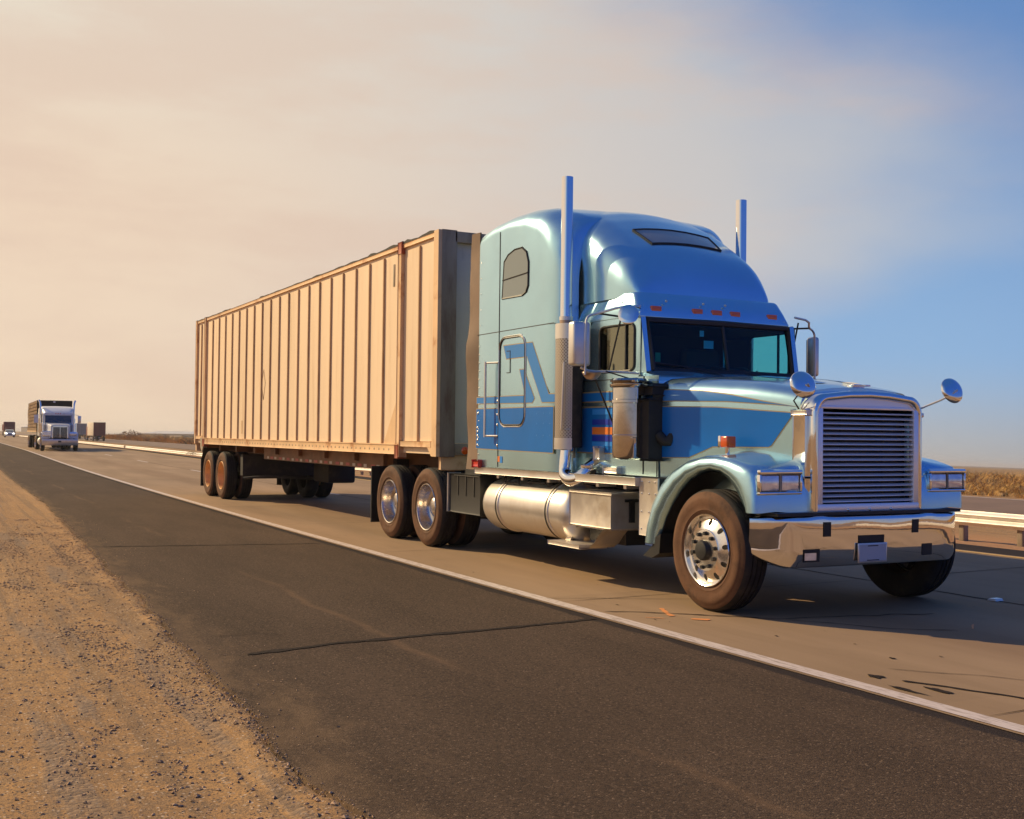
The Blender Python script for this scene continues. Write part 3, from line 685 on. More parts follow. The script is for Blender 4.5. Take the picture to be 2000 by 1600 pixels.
for yy in (-.74, -.24, 0, .24, .74):
    h = vb.ray_cast(Vector((0, yy, 2.755)), Vector((-1, 0, 0)))
    mb = new('amber'); mb.box(-.03, .012, -.062, .062, -.028, .028, .008, 3, Matrix.Translation(h[0])@Matrix.Rotation(math.atan2(h[1].y, abs(h[1].x))*(1 if h[1].x > 0 else -1), 4, 'Z')); mb.build('marker_light', T)
# cab shell with real window openings
WX0, WX1 = -2.13, -1.50     # door window
mb = new('paint')
def cabside(y, side):
    a = lambda x, z: (x, side*y, z)
    o = rrect(WX0, WX1, 2.14, 2.60, .06, 3)
    # window ring as strips: outer rectangle sampled to match
    def proj(p):
        cx, cz = (WX0+WX1)/2, 2.37; dx, dz = p[0]-cx, p[1]-cz
        s = min((.42 if dx > 0 else .5)/abs(dx) if dx else 9, .30/abs(dz) if dz else 9); return (cx+dx*s, cz+dz*s)
    q = [proj(p) for p in o]
    mb.grid([[a(*p) for p in o+[o[0]]], [a(*p) for p in q+[q[0]]]], sm=False)
    x0, x1, z0, z1 = (WX0+WX1)/2-.5, (WX0+WX1)/2+.42, 2.07, 2.67
    mb.quad(a(x0, 1.10), a(-1.08, 1.10), a(-1.08, z0-.0), a(x0, z0))
    mb.quad(a(-2.62, 1.10), a(x0, 1.10), a(x0, 2.67), a(-2.62, 2.67))
    return z0
for side in (-1, 1): cabside(.98, side)
# cowl in front of the windscreen and A pillars
for side in (-1, 1):
    mb.prism([(-1.46, side*.975, 2.66), (-1.405, side*.97, 2.66), (-1.30, side*.965, 2.06), (-1.40, side*.975, 2.06)], (0, -side*.055, 0))
rows = []
for f in range(9):
    y = -.965+1.93*f/8; b = .05*(1-(y/.965)**2)
    rows.append([(-1.30+b, y, 2.125), (-1.24+b, y, 2.09), (-1.14, y, 2.055), (-1.10, y, 2.00)])
mb.grid(rows)
mb.quad((-1.10, -.98, 1.1), (-1.10, .98, 1.1), (-1.10, .98, 2.02), (-1.10, -.98, 2.02))
mb.quad((-1.4, -.98, 2.06), (-1.10, -.98, 2.06), (-1.10, -.965, 2.03), (-1.4, -.965, 2.12))
for side in (-1, 1):
    y = side*.983
    mb.use('gold').prism([(-2.56, y, 1.83), (-1.12, y, 1.83), (-1.12, y, 1.945), (-2.56, y, 1.945)], (0, side*.0015, 0))
    mb.use('blue').prism([(-2.56, y, 1.845), (-1.12, y, 1.845), (-1.12, y, 1.93), (-2.56, y, 1.93)], (0, side*.003, 0))
    mb.use('gold').prism([(-2.56, y, 1.30), (-1.12, y, 1.30), (-1.12, y, 1.79), (-2.56, y, 1.79)], (0, side*.0015, 0))
    mb.use('blue').prism([(-2.56, y, 1.315), (-1.12, y, 1.315), (-1.12, y, 1.775), (-2.56, y, 1.775)], (0, side*.003, 0))
    mb.use('black').box(-2.5, -1.45, side*.981, side*.986, 2.055, 2.062); mb.box(-1.335, -1.325, side*.981, side*.986, 1.12, 2.07)
    for k, (z0, z1) in enumerate(((1.705, 1.76), (1.60, 1.655), (1.50, 1.575), (1.43, 1.49), (1.38, 1.425))):
        mb.use(['stick1', 'stick3', 'stick2', 'stick3', 'stick1'][k]).box(-2.26, -1.80, side*.986, side*.989, z0-.0, z1)
    mb.use('satin').box(-2.14, -2.02, side*.98, side*1.03, 1.24, 1.36, .02)
    mb.box(-1.98, -1.72, side*.98, side*1.02, 1.11, 1.17, .015)
mb.build('cab', T, sharp=50)
for side in (-1, 1):
    o = outset(rrect(WX0, WX1, 2.14, 2.60, .06, 3), .003)
    g = new('sideglass'); g.quad(*[(a, side*.972, b) for a, b in o]); dw = g.build('door_window', T, recalc=False)
    f = new('black'); f.tube([(a, side*.985, b) for a, b in o+[o[0]]], .012, 6); f.box(-1.66, -1.645, side*.965, side*.99, 2.14, 2.6); f.build('window_frame', dw)
WS = [(-1.325, -.88, 2.13), (-1.27, 0, 2.13), (-1.325, .88, 2.13), (-1.425, .89, 2.635), (-1.375, 0, 2.635), (-1.425, -.89, 2.635)]
g = new('glass'); g.quad(WS[0], WS[1], WS[4], WS[5]); g.quad(WS[1], WS[2], WS[3], WS[4]); ws = g.build('windscreen', T, recalc=False)
f = new('black'); f.tube(WS+[WS[0]], .034, 6); f.tube([WS[1], WS[4]], .018, 6)
f.build('windscreen_seal', ws)
for y0, y1 in ((-.25, -.62), (.3, -.1)):
    f = new('black'); f.tube([(-1.17, y0+.15, 2.06), (-1.22, y0+.1, 2.11), (-1.30, y1+.1, 2.17)], .009, 6); f.tube([(-1.29, y1+.35, 2.155), (-1.33, y1-.25, 2.205)], .011, 6); f.build('wiper', T)
# inside the cab
mb = new('cabin')
mb.box(-2.60, -2.56, -.95, .95, 1.2, 2.64); mb.box(-2.58, -1.15, -.96, .96, 1.15, 1.22); mb.box(-1.62, -1.34, -.95, .95, 1.75, 2.09, .06)
mb.box(-2.58, -1.5, -.95, .95, 2.60, 2.645)
mb.use('paper').box(-1.40, -1.36, -.28, .0, 2.10, 2.115, 0, 2, Matrix.Rotation(.0, 4, 'Y')); mb.box(-1.415, -1.41, -.2, -.08, 2.38, 2.46); mb.box(-1.43, -1.425, -.24, -.19, 2.5, 2.56)
mb.use('green').box(-1.375, -1.37, -.82, -.76, 2.22, 2.31); mb.use('pink').box(-1.47, -1.38, -.66, -.52, 2.09, 2.16, .02)
mb.build('cab_interior', T)
for yy in (-.48, .48):
    mb = new('seat'); mb.box(-2.35, -1.92, yy-.25, yy+.25, 1.55, 1.70, .05); mb.box(-2.46, -2.30, yy-.24, yy+.24, 1.68, 2.46, .06); mb.build('seat', T)
mb = new('black')
mb.tube([(-1.72+.09*math.sin(a)*.5, .48+.23*math.cos(a), 2.02+.20*math.sin(a)) for a in [R(15*i) for i in range(25)]], .013, 6); mb.build('steering_wheel', T)
# hood
HD = [(-1.105, .972, 2.035, .20, .20), (-.95, .945, 2.045, .21, .21), (-.5, .85, 2.03, .20, .2), (0., .748, 1.985, .17, .17), (.35, .675, 1.93, .15, .15), (.50, .64, 1.895, .14, .14)]
mb = new('paint'); rows = []
for i in range(25):
    x = HD[0][0]+(HD[-1][0]-HD[0][0])*i/24; _, w, zt, ry, rz = interp(HD, min(x, .4999))
    row = sect(w, zt, ry, rz, 1.0, .035, 8)
    # shallow crease below the top, sides tuck in slightly lower down
    rows.append([(x, y*(1-.02*max(0, 1.3-z)), z) for y, z in row])
mb.grid(rows, False, False, True)
hb = mb.bvh()
blade = [(-1.08, 1.925), (-.94, 1.925), (-.57, 1.906), (-.22, 1.862), (.12, 1.80), (.47, 1.75), (.22, 1.777), (-.28, 1.810), (-.89, 1.825), (-1.08, 1.825)]
big = [(-1.08, 1.767), (-.4, 1.754), (.06, 1.722), (.43, 1.697), (.41, 1.667), (.21, 1.421), (.18, 1.407), (-.43, 1.402), (-.71, 1.298), (-1.08, 1.29)]
for side in (-1, 1):
    for poly, kk in ((blade, 'sky_blue'), (big, 'blue')):
        mb.use('gold').decal(outset(poly, .009), hb, .0025, side); mb.use(kk).decal(poly, hb, .0045, side)
mb.use('blue')
for side in (-1, 1):
    mb.grid([[(x, side*y, 0) for y in (.16, .30)] for x in [.3-.16*i for i in range(6)]])
    for v in mb.bm.verts:
        if v.co.z == 0: h = hb.ray_cast(Vector((v.co.x, v.co.y, 4)), Vector((0, 0, -1))); v.co.z = h[0].z+.004 if h[0] else 1.9
mb.build('hood', T, sharp=50)
mb = new('black'); mb.tube([(-1.10, -.977, 1.08), (-1.10, -.977, 1.84), (-1.10, -.93, 1.98), (-1.10, -.78, 2.045), (-1.10, 0, 2.075), (-1.10, .78, 2.045), (-1.10, .93, 1.98), (-1.10, .977, 1.84), (-1.10, .977, 1.08)], .009, 6, 1).build('hood_seam', T)
# fenders
OUT = [(-1.0, .50), (-.97, .66), (-.88, .88), (-.74, 1.06), (-.56, 1.19), (-.34, 1.28), (-.10, 1.325), (.12, 1.325), (.30, 1.30), (.44, 1.265), (.52, 1.24), (.56, 1.20), (.585, 1.10), (.60, 1.0), (.605, .87)]
INN = [(-.80, .50), (-.775, .60), (-.70, .75), (-.585, .90), (-.46, 1.02), (-.32, 1.12), (-.16, 1.18), (-.02, 1.205), (.12, 1.19), (.23, 1.14), (.32, 1.07), (.38, 1.0), (.425, .94), (.455, .90), (.475, .87)]
MID = [((a[0]*.45+b[0]*.55), (a[1]*.45+b[1]*.55)) for a, b in zip(OUT, INN)]
for side in (-1, 1):
    mb = new('paint'); s = side
    inner = [(x*.97 if x < .3 else x, z+(.06 if -.7 < x < .5 else .0)*(1 if x < .3 else .8)) for x, z in OUT]
    rows = [[(x, s*1.03, z) for x, z in [(a, b+.0) for a, b in INN]],
            [(x, s*1.19, z) for x, z in INN], [(x*.6+INN[i][0]*.4, s*1.225, z*.6+INN[i][1]*.4) for i, (x, z) in enumerate(MID)],
            [(x, s*1.228, z) for x, z in MID],
            [(x*.5+MID[i][0]*.5, s*1.215, z*.5+MID[i][1]*.5) for i, (x, z) in enumerate(OUT)],
            [(x*.85+MID[i][0]*.15, s*1.19, z*.85+MID[i][1]*.15) for i, (x, z) in enumerate(OUT)],
            [(x, s*1.15, z) for x, z in OUT], [(x+(.012 if x > .5 else 0), s*1.0, z+.012) for x, z in OUT],
            [(x+(.018 if x > .5 else 0), s*.85, z+.035) if z > 1.15 else (x+.018*(x > .5), s*.85, z) for x, z in OUT],
            [(x+(.02 if x > .5 else 0), s*.74, z+.05) if z > 1.15 else (x+.02*(x > .5), s*.74, z) for x, z in OUT],
            [(x, s*.60, z+.03) if z > 1.15 else (x, s*.60, z) for x, z in OUT]]
    mb.grid(rows, sm=True)
    if side < 0:
        mb.use('rustred')
        for q in ((.47, 1.045), (.52, 1.05), (.545, .95)): blob_c = mb.sphere((q[0], -1.212, q[1]), .014, 8, (1.5, .3, .8))
    fo = mb.build('fender', T, sharp=70)
    mb = new('black'); IL = [(x*.975, .5+(z-.5)*.975) for x, z in INN]
    mb.grid([[(x, s*1.16, z) for x, z in IL], [(x, s*.58, z) for x, z in IL]], sm=True)
    mb.prism([(x, s*.60, z) for x, z in IL], (0, -s*.01, 0))
    mb.prism([(-.80, s*1.2, .56), (-.86, s*1.2, .47), (-1.0, s*1.2, .375), (-.86, s*1.2, .365), (-.74, s*1.2, .42), (-.72, s*1.2, .60)], (0, -s*.5, 0))
    mb.build('wheel_arch_liner', T)
    # headlights
    hx = .598
    b = new('chrome'); yc = s*.965
    b.box(hx, hx+.045, yc-.225, yc+.225, 1.185, 1.225, .012); b.box(hx, hx+.04, yc-.225, yc+.225, 1.02, 1.045, .01)
    b.box(hx, hx+.04, yc-.225, yc-.205, 1.045, 1.185, .006); b.box(hx, hx+.04, yc+.205, yc+.225, 1.045, 1.185, .006)
    bz = b.build('headlight_bezel', T)
    b = new('cornerpost'); b.box(hx-.005, hx+.012, yc-.205, yc+.205, 1.045, 1.185); b.box(hx, hx+.03, yc-.008, yc+.008, 1.045, 1.185); b.build('headlight_housing', bz)
    for q in (-.105, .105):
        l = new('lamp'); l.box(hx+.012, hx+.03, yc+q-.09, yc+q+.09, 1.052, 1.178, .012); l.build('headlight', T)
    if side < 0 or True:
        a = new('amber'); a.box(-.18, -.06, s*.92-.05, s*.92+.05, 1.395, 1.495, .012, 3); a.use('chrome').box(-.19, -.15, s*.92-.055, s*.92+.055, 1.39, 1.50, .01); a.cyl((-.12, s*.92, 1.34), (-.12, s*.92, 1.40), .02)
        a.build('turn_signal', T)
# splash panel behind the wheel arch
for s in (-1, 1):
    mb = new('alu_dusty'); mb.box(-1.10, -.80, s*1.165, s*1.178, .56, 1.095, .003); mb.use('dark').box(-1.09, -.82, s*.9, s*1.16, .6, 1.1)
    mb.use('chrome')
    for zz in (1.06, .95, .78, .62):
        for xx in (-1.06, -.94, -.84): mb.sphere((xx, s*1.18, zz), .010, 8, (1, .5, 1))
    mb.build('splash_panel', T)
# grille
mb = new('chrome')
def arch(w, zt, rc, zb, n=8, cr=.03):
    p = [(-w, zb)]+[(-w, zb+(zt-rc-zb)*f) for f in (.33, .66)]
    for k in range(n+1): a = math.pi/2*k/n; p.append((-w+rc-rc*math.cos(a), zt-rc+rc*math.sin(a)))
    p += [(-(w-rc)*.5, zt+cr*.75)]
    return p+[(0, zt+cr)]+[(-y, z) for y, z in reversed(p)]
o = arch(.635, 1.865, .16, .875, cr=.035)
i1 = arch(.60, 1.83, .14, .875, cr=.032); i2 = arch(.575, 1.80, .12, .90, cr=.03)
mb.grid([[(.40, y, z) for y, z in o], [(.60, y, z) for y, z in o], [(.645, y, z) for y, z in arch(.625, 1.86, .155, .875, cr=.035)], [(.66, y, z) for y, z in i1], [(.645, y, z) for y, z in i2], [(.60, y, z) for y, z in i2]], sm=True)
mb.build('grille_shell', T, sharp=70)
mb = new('bar'); mb.box(.585, .635, -.575, .575, 1.735, 1.765, .006)
mb.prism([(.60, y, z) for y, z in arch(.57, 1.80, .12, 1.74, cr=.03)], (.022, 0, 0))
mb.box(.59, .648, -.59, -.525, .93, 1.74, .008); mb.box(.59, .648, .525, .59, .93, 1.74, .008); mb.box(.58, .65, -.61, .61, .865, .935, .008)
mb.use('chrome')
for q in (-.25, 0., .25): mb.sphere((.652, q, .885), .012, 8)
mb.build('grille_surround', T)
mb = new('black'); mb.box(.50, .53, -.53, .53, .93, 1.74); mb.use('dark')
for q in (-.27, .22): mb.box(.575, .585, q-.008, q+.008, .94, 1.735)
mb.build('radiator', T)
mb = new('bar')
for k in range(18):
    z = .957+k*.0438; mb.box(.600, .634, -.525, .525, z-.002, z+.008, .003, 1, Matrix.Translation((.617, 0, z))@Matrix.Rotation(R(32), 4, 'Y')@Matrix.Translation((-.617, 0, -z)))
mb.build('grille_bars', T)
# hood ornament
mb = new('chrome'); mb.box(.42, .52, -.07, .07, 1.925, 1.95, .01); mb.prism([(.36, -.012, 1.95), (.60, -.012, 1.945), (.46, -.012, 1.975), (.32, -.012, 1.985)], (0, .024, 0)); mb.box(.50, .56, -.10, .10, 1.938, 1.956, .008); mb.build('hood_ornament', T)
# grille side intake plates
for s in (-1, 1):
    mb = new('chrome'); mb.box(.45, .60, s*.62, s*.672, .90, 1.72, .012); mb.use('satin'); mb.box(.43, .62, s*.625, s*.68, 1.68, 1.72, .008); mb.box(.45, .60, s*.63, s*.69, 1.15, 1.165, .004)
    mb.build('hood_side_trim', T)
# bumper
def bump_plan(n=24):
    p = []
    for k in range(n+1):
        y = -1.19+2.38*k/n; a = abs(y)
        x = .735-.02*(a/.8)**2 if a < .8 else .715-.21*((a-.8)/.39)**2.0
        p.append((x, y))
    return p
bp = bump_plan(36)
def zb(y): a = abs(y); return .425 if a < .93 else .425+.12*((a-.93)/.26)**1.3
def zt(y): return .835+.012*math.exp(-((abs(y)-.62)/.08)**2)
mb = new('chrome'); rows = []
for x, y in bp:
    b, t = zb(y), zt(y)
    rows.append([(x-.06, y, b-.005), (x-.015, y, b), (x-.004, y, b+.012), (x+.000, y, b+(t-b)*.35), (x+.005+.003*math.sin(y*9), y, b+(t-b)*.65), (x+.009, y, b+(t-b)*.93), (x+.006, y, t-.008), (x-.004, y, t), (x-.09, y, t+.003)])
mb.grid(rows); mb.use('dark').grid([[(x-.09, y, zb(y)), (x-.09, y, zt(y)-.03)] for x, y in bp])
bbv = mb.bvh()
def on_b(y, z, off=.004): h = bbv.ray_cast(Vector((2, y, z)), Vector((-1, 0, 0))); return (h[0].x if h[0] else .7)+off
bo = mb.build('bumper', T, sharp=60)
def b_patch(key, y0, y1, z0, z1, name, rc=.01, off=.004, par=None):
    mb = new(key); rows = []
    for i in range(5):
        z = z0+(z1-z0)*i/4; rows.append([(on_b(y0+(y1-y0)*j/4, z, off), y0+(y1-y0)*j/4, z) for j in range(5)])
    mb.grid(rows); return mb.build(name, par or bo)
b_patch('black', -.60, -.52, .675, .795, 'tow_opening'); b_patch('black', .41, .49, .68, .795, 'tow_opening')
b_patch('black', -.215, .075, .59, .675, 'bumper_slot')
b_patch('black', -.80, -.63, .47, .575, 'fog_lamp'); b_patch('black', .54, .665, .48, .58, 'fog_lamp_recess')
b_patch('lamp', -.79, -.67, .485, .545, 'fog_lamp_lens', off=.009)
mb = new('plate'); mb.box(.752, .76, -.225, .085, .455, .60, .003, 1); mb.use('satin').box(.748, .757, -.235, .095, .445, .61, .003); mb.use('dark').box(.7601, .7606, -.13, -.01, .582, .590); mb.box(.7601, .7606, -.14, .0, .462, .470); mb.build('number_plate', T)
new('black').box(.42, .70, -1.05, 1.05, .845, .872).build('bumper_gap_trim', T)
# exhaust stacks and mufflers
for s in (-1, 1):
    mb = new('chrome'); xs_, ys_ = -2.52, s*1.165
    mb.cyl((xs_, ys_, 2.5), (xs_+.0, ys_, 4.225), .062, seg=32, cap=False); mb.cyl((xs_, ys_, 4.225), (xs_, ys_, 4.1), .058, seg=32)
    mb.build('exhaust_stack', T)
    mb = new('rustpipe'); mb.cyl((xs_, ys_, 2.46), (xs_, ys_, 2.72), .068, seg=24); mb.use('satin').cyl((xs_, ys_, 2.7), (xs_, ys_, 2.74), .072)
    mb.build('stack_clamp', T)
    mb = new('dark'); mb.cyl((xs_+.03, s*1.13, 1.36), (xs_+.03, s*1.13, 2.56), .135, seg=32)
    mb.cyl((xs_+.03, s*1.13, 2.56), (xs_+.03, s*1.13, 2.62), .135, .07, seg=32)
    mf = mb.build('muffler', T)
    mb = new('perf'); rows = []; rr = .155
    for z in (1.40, 2.55):
        rows.append([(xs_+.03+rr*math.cos(R(a)), s*1.13+rr*math.sin(R(a)), z) for a in (range(150, 341, 10) if s < 0 else range(20, 211, 10))])
    mb.grid(rows, uvf=lambda i, j: (j*10*math.pi/180*rr, (1.4, 2.55)[i]))
    mb.use('satin')
    for z0, z1 in ((1.34, 1.46), (2.50, 2.66)):
        rr = .159; mb.grid([[(xs_+.03+rr*math.cos(R(a)), s*1.13+rr*math.sin(R(a)), z) for a in (range(150, 341, 10) if s < 0 else range(20, 211, 10))] for z in (z0, z1)])
    mb.build('heat_shield', mf)
    mb = new('chrome'); mb.tube([(xs_+.03, s*1.15, 1.36), (xs_+.03, s*1.17, 1.15), (xs_+.08, s*1.20, 1.06), (xs_+.20, s*1.20, 1.02), (xs_+.31, s*1.15, 1.05), (xs_+.34, s*1.08, 1.14), (xs_+.34, s*.95, 1.22)], .072, 20, 2); mb.lathe([(.075, 0), (.085, .01), (.085, .03), (.075, .04)], (xs_+.34, s*1.08, 1.15), 'z', 20)
    mb.use('rustpipe').cyl((xs_+.02, s*1.13, 1.25), (xs_+.02, s*1.13, 1.36), .075); mb.build('exhaust_elbow', T)
    # cab grab tube beside the muffler
    mb = new('satin'); mb.tube([(-2.36, s*1.28, 2.25), (-2.38, s*1.29, 1.55), (-2.36, s*1.2, 1.55)], .012); mb.build('grab_handle', T)
    # air cleaner
    ax, ay = -1.345, s*1.135
    mb = new('darkchrome'); mb.lathe([(0, 1.255), (.10, 1.26), (.16, 1.275), (.165, 1.30), (.165, 1.47), (.169, 1.475), (.169, 1.495), (.165, 1.50), (.165, 1.80), (.175, 1.805), (.175, 1.835), (.165, 1.84), (.165, 1.95), (.185, 1.955), (.192, 1.97), (.192, 1.985), (.18, 1.99), (.17, 2.0), (.185, 2.005), (.19, 2.02), (.17, 2.04), (0, 2.05)], (ax, ay, 0), 'z', 48)
    ac = mb.build('air_cleaner', T, sharp=30)
    mb = new('dark'); mb.box(-1.18, -1.04, s*.96, s*1.10, 1.27, 1.83, .02); mb.box(-1.3, -1.04, s*.93, s*1.05, 1.88, 1.96, .03); mb.tube([(-1.05, s*1.0, 1.5), (-.96, s*.97, 1.42), (-.94, s*.9, 1.5)], .05, 10, 1)
    mb.build('air_cleaner_bracket', ac)
    # mirrors
    mx, my = -1.68, s*1.50
    hw = .10 if s < 0 else .045
    mb = new('satin'); mb.box(mx-.07, mx+.055, my-hw, my+hw, 2.165, 2.60, .03, 3)
    mo = mb.build('side_mirror', T)
    mb = new('chrome'); mb.box(mx-.073, mx-.069, my-hw*.8, my+hw*.8, 2.2, 2.57); mb.build('mirror_glass', mo)
    mb = new('satin'); mb.tube([(mx+.055, my-s*.03, 2.08), (mx+.055, my-s*.03, 2.60), (mx+.06, my-s*.06, 2.66), (mx+.1, my-s*.16, 2.685), (-1.42, s*1.20, 2.74), (-1.40, s*.98, 2.76)], .012, 8, 1)
    mb.tube([(mx+.02, my, 2.15), (mx+.05, my-s*.1, 2.11), (-1.60, s*1.2, 2.12), (-1.40, s*.99, 2.10)], .013, 8, 1)
    mb.use('dark').tube([(mx+.1, my-s*.16, 2.68), (-1.55, s*1.1, 2.66), (-1.44, s*.98, 2.66)], .010, 8); mb.tube([(-1.70, s*1.15, 2.13), (-1.50, s*1.12, 2.72)], .009, 8); mb.tube([(-1.6, s*1.25, 2.12), (-1.38, s*1.05, 2.03)], .007, 6)
    mb.tube([(mx+.04, my-s*.12, 2.12), (-1.80, s*1.12, 1.80), (-1.72, s*1.0, 1.45)], .009, 8)
    mb.build('mirror_bracket', T)
    mb = new('rustpipe'); mb.lathe([(0, -.07), (.05, -.06), (.085, -.02), (.095, .0), (.09, .012), (0, .012)], (mx+.03, my-s*.12, 2.10), 'z', 24); mb.build('convex_mirror', T)
    mb = new('chrome'); mtx = Matrix.Translation((-1.28, s*1.20, 2.655))@Vector((.74, s*.62, .25)).to_track_quat('Z', 'Y').to_matrix().to_4x4()
    t = MB(); t.use('chrome'); t.lathe([(0, .014), (.055, .011), (.09, .004), (.10, 0), (.096, -.008), (0, -.008)], (0, 0, 0), 'z', 28)
    for v in t.bm.verts: v.co = mtx @ v.co
    t.tube([(-1.28, s*1.20, 2.68), (-1.34, s*1.1, 2.75), (-1.41, s*.98, 2.74)], .01, 6)
    if s < 0: t.build('round_mirror', T)
    else: t.bm.free()
    mb.bm.free()
    t = MB(); t.use('chrome'); cx, cy, cz = .78, s*.86, 1.925
    mtx = Matrix.Translation((cx, cy, cz))@Matrix.Rotation(R(-10 if s < 0 else -4), 4, 'Z')@Matrix.Rotation(R(72), 4, 'Y')
    t.lathe([(0, .026), (.055, .022), (.095, .010), (.114, -.006), (.117, -.02), (.11, -.028), (0, -.028)], (0, 0, 0), 'z', 32)
    for v in t.bm.verts: v.co = mtx @ v.co
    t.use('satin').tube([(cx+.045, cy, cz), (cx+.0, cy-s*.08, cz-.07), (.56, s*.69, 1.76), (.52, s*.645, 1.72)], .009, 8, 1); t.use('dark').tube([(.50, s*.66, 1.86), (.48, s*.70, 1.80), (.5, s*.66, 1.73)], .007, 6)
    t.build('fender_mirror', T)
    # fuel tank
    mb = new('satin'); tz, ty, tr = .665, s*.925, .305
    mb.lathe([(0, -4.43), (.14, -4.425), (.24, -4.40), (.29, -4.35), (tr, -4.29), (tr, -2.55), (.295, -2.44), (.25, -2.39), (.12, -2.365), (0, -2.36)], (0, ty, tz), 'x', 56)
    tk = mb.build('fuel_tank', T, sharp=60)
    for q in (-3.97, -2.80):
        mb = new('satin'); mb.lathe([(tr, q-.05), (tr+.010, q-.048), (tr+.010, q-.012), (tr+.002, q-.01), (tr+.002, q+.01), (tr+.010, q+.012), (tr+.010, q+.045), (tr, q+.05)], (0, ty, tz), 'x', 56)
        mb.use('black').lathe([(tr+.003, q-.012), (tr+.014, q-.01), (tr+.014, q+.012), (tr+.003, q+.014)], (0, ty, tz), 'x', 56); mb.build('tank_strap', tk)
    mb = new('dark'); mb.tube([(-3.55, s*1.02, .97), (-3.45, s*1.1, .955), (-3.05, s*1.1, .955), (-2.95, s*1.0, .97)], .011, 6); mb.cyl((-2.98, s*1.05, .93), (-2.98, s*1.08, 1.0), .05); mb.tube([(-3.95, s*1.12, 1.04), (-3.95, s*1.12, .93), (-3.62, s*1.12, .93), (-3.62, s*1.12, 1.04)], .012, 6); mb.build('tank_fittings', tk)
    # step box
    mb = new('alu_dusty'); mb.box(-2.34, -1.54, s*.72, s*1.20, .575, .90, .012); mb.box(-2.35, -1.53, s*.71, s*1.21, .905, .925, .004); mb.box(-2.33, -1.56, s*.80, s*1.19, .555, .572)
    sb = mb.build('step_box', T)
    mb = new('black'); mb.box(-1.535, -1.515, s*.95, s*1.0, .64, .86, .005); mb.box(-1.535, -1.52, s*.9, s*1.05, .84, .86, .004); mb.build('box_latch', sb)
    mb = new('alu_dusty'); mb.box(-2.62, -1.98, s*.98, s*1.30, .345, .38, .006); cv = [(-1.54, .575), (-1.58, .56), (-1.66, .50), (-1.74, .42), (-1.84, .365), (-1.98, .35)]; mb.grid([[(x, s*1.27, z) for x, z in cv], [(x, s*.98, z) for x, z in cv]], sm=True); mb.grid([[(x-.015, s*1.27, z+.004) for x, z in cv], [(x-.015, s*.98, z+.004) for x, z in cv]], sm=True); mb.use('black').box(-2.3, -1.62, s*.75, s*.98, .40, .57); mb.use('alu_dusty')
    mb.prism([(-2.4, s*1.1, .58), (-2.34, s*1.1, .58), (-2.5, s*1.1, .38), (-2.6, s*1.1, .38)], (0, -s*.03, 0)); mb.build('step', T)
    # quarter fender box ahead of the drive wheels
    mb = new('black'); mb.box(-5.45, -4.52, s*.55, s*1.15, .50, .985, .02); mb.box(-5.3, -4.60, s*.5, s*1.0, .985, 1.12)
    mb.use('satin').box(-5.475, -5.44, s*1.0, s*1.17, .50, .99, .005); mb.use('dark').box(-5.3, -4.55, s*1.15, s*1.162, .965, .98, .004)
    for q in (-5.2, -4.97, -4.74): mb.box(q, q+.02, s*1.15, s*1.158, .72, .97)
    mb.build('battery_box', T)
    mb = new('black'); mb.box(-8.10, -8.07, s*.60, s*1.22, .17, 1.0); mb.build('mud_flap', T)
    # wheels
    wheel(T, 0, s*1.247, s, 'steer', w=.29)
    duals(T, -6.01, s*1.247, s, 'dish'); duals(T, -7.32, s*1.247, s, 'dish')
# frame, axles
mb = new('black')
for k, (yy, zz, xx) in enumerate(((-.55, 1.5, -4.9), (-.45, 1.7, -5.0), (-.35, 1.6, -4.95))):
    mb.tube([(-4.62, yy, 1.9), (xx, yy-.03, zz-.2), (-5.35, yy, zz-.35), (-5.76, -.66, 1.30)], .014, 8, 2)
mb.build('air_line', T)
for s in (-1, 1):
    mb = new('rustpipe'); mb.tube([(-4.3, s*.70, 1.0), (-3.2, s*.72, 1.0), (-3.1, s*1.0, .99), (-2.7, s*1.0, 1.0), (-2.2, s*.8, .98)], .022, 8, 1); mb.build('fuel_line', T)
mb = new('dark')
for s in (-1, 1): mb.box(-8.2, .45, s*.42, s*.36, .72, .98)
mb.box(-6.9, -6.3, -.5, .5, .98, 1.16); mb.box(-5.2, -2.2, -.6, .6, .75, 1.08); mb.box(-1.2, .45, -.62, .62, .80, 1.6); mb.box(-2.2, -1.1, -.6, .6, .7, 1.1)
for q in (-6.01, -7.32): mb.cyl((q, -1.0, .52), (q, 1.0, .52), .10); mb.box(q-.2, q+.2, -.2, .2, .36, .72, .05)
mb.cyl((0, -1.0, .45), (0, 1.0, .45), .06); mb.box(-.1, .55, -.9, .9, .50, .58)
mb.build('frame', T)
# aluminium rear deck and chain rack behind the sleeper
mb = new('rustpipe'); mb.tube([(-4.9, -.3, 1.1), (-4.95, -.35, 2.2), (-5.3, -.4, 2.4), (-5.6, -.42, 1.9)], .02, 8, 2); mb.build('air_hose', T)

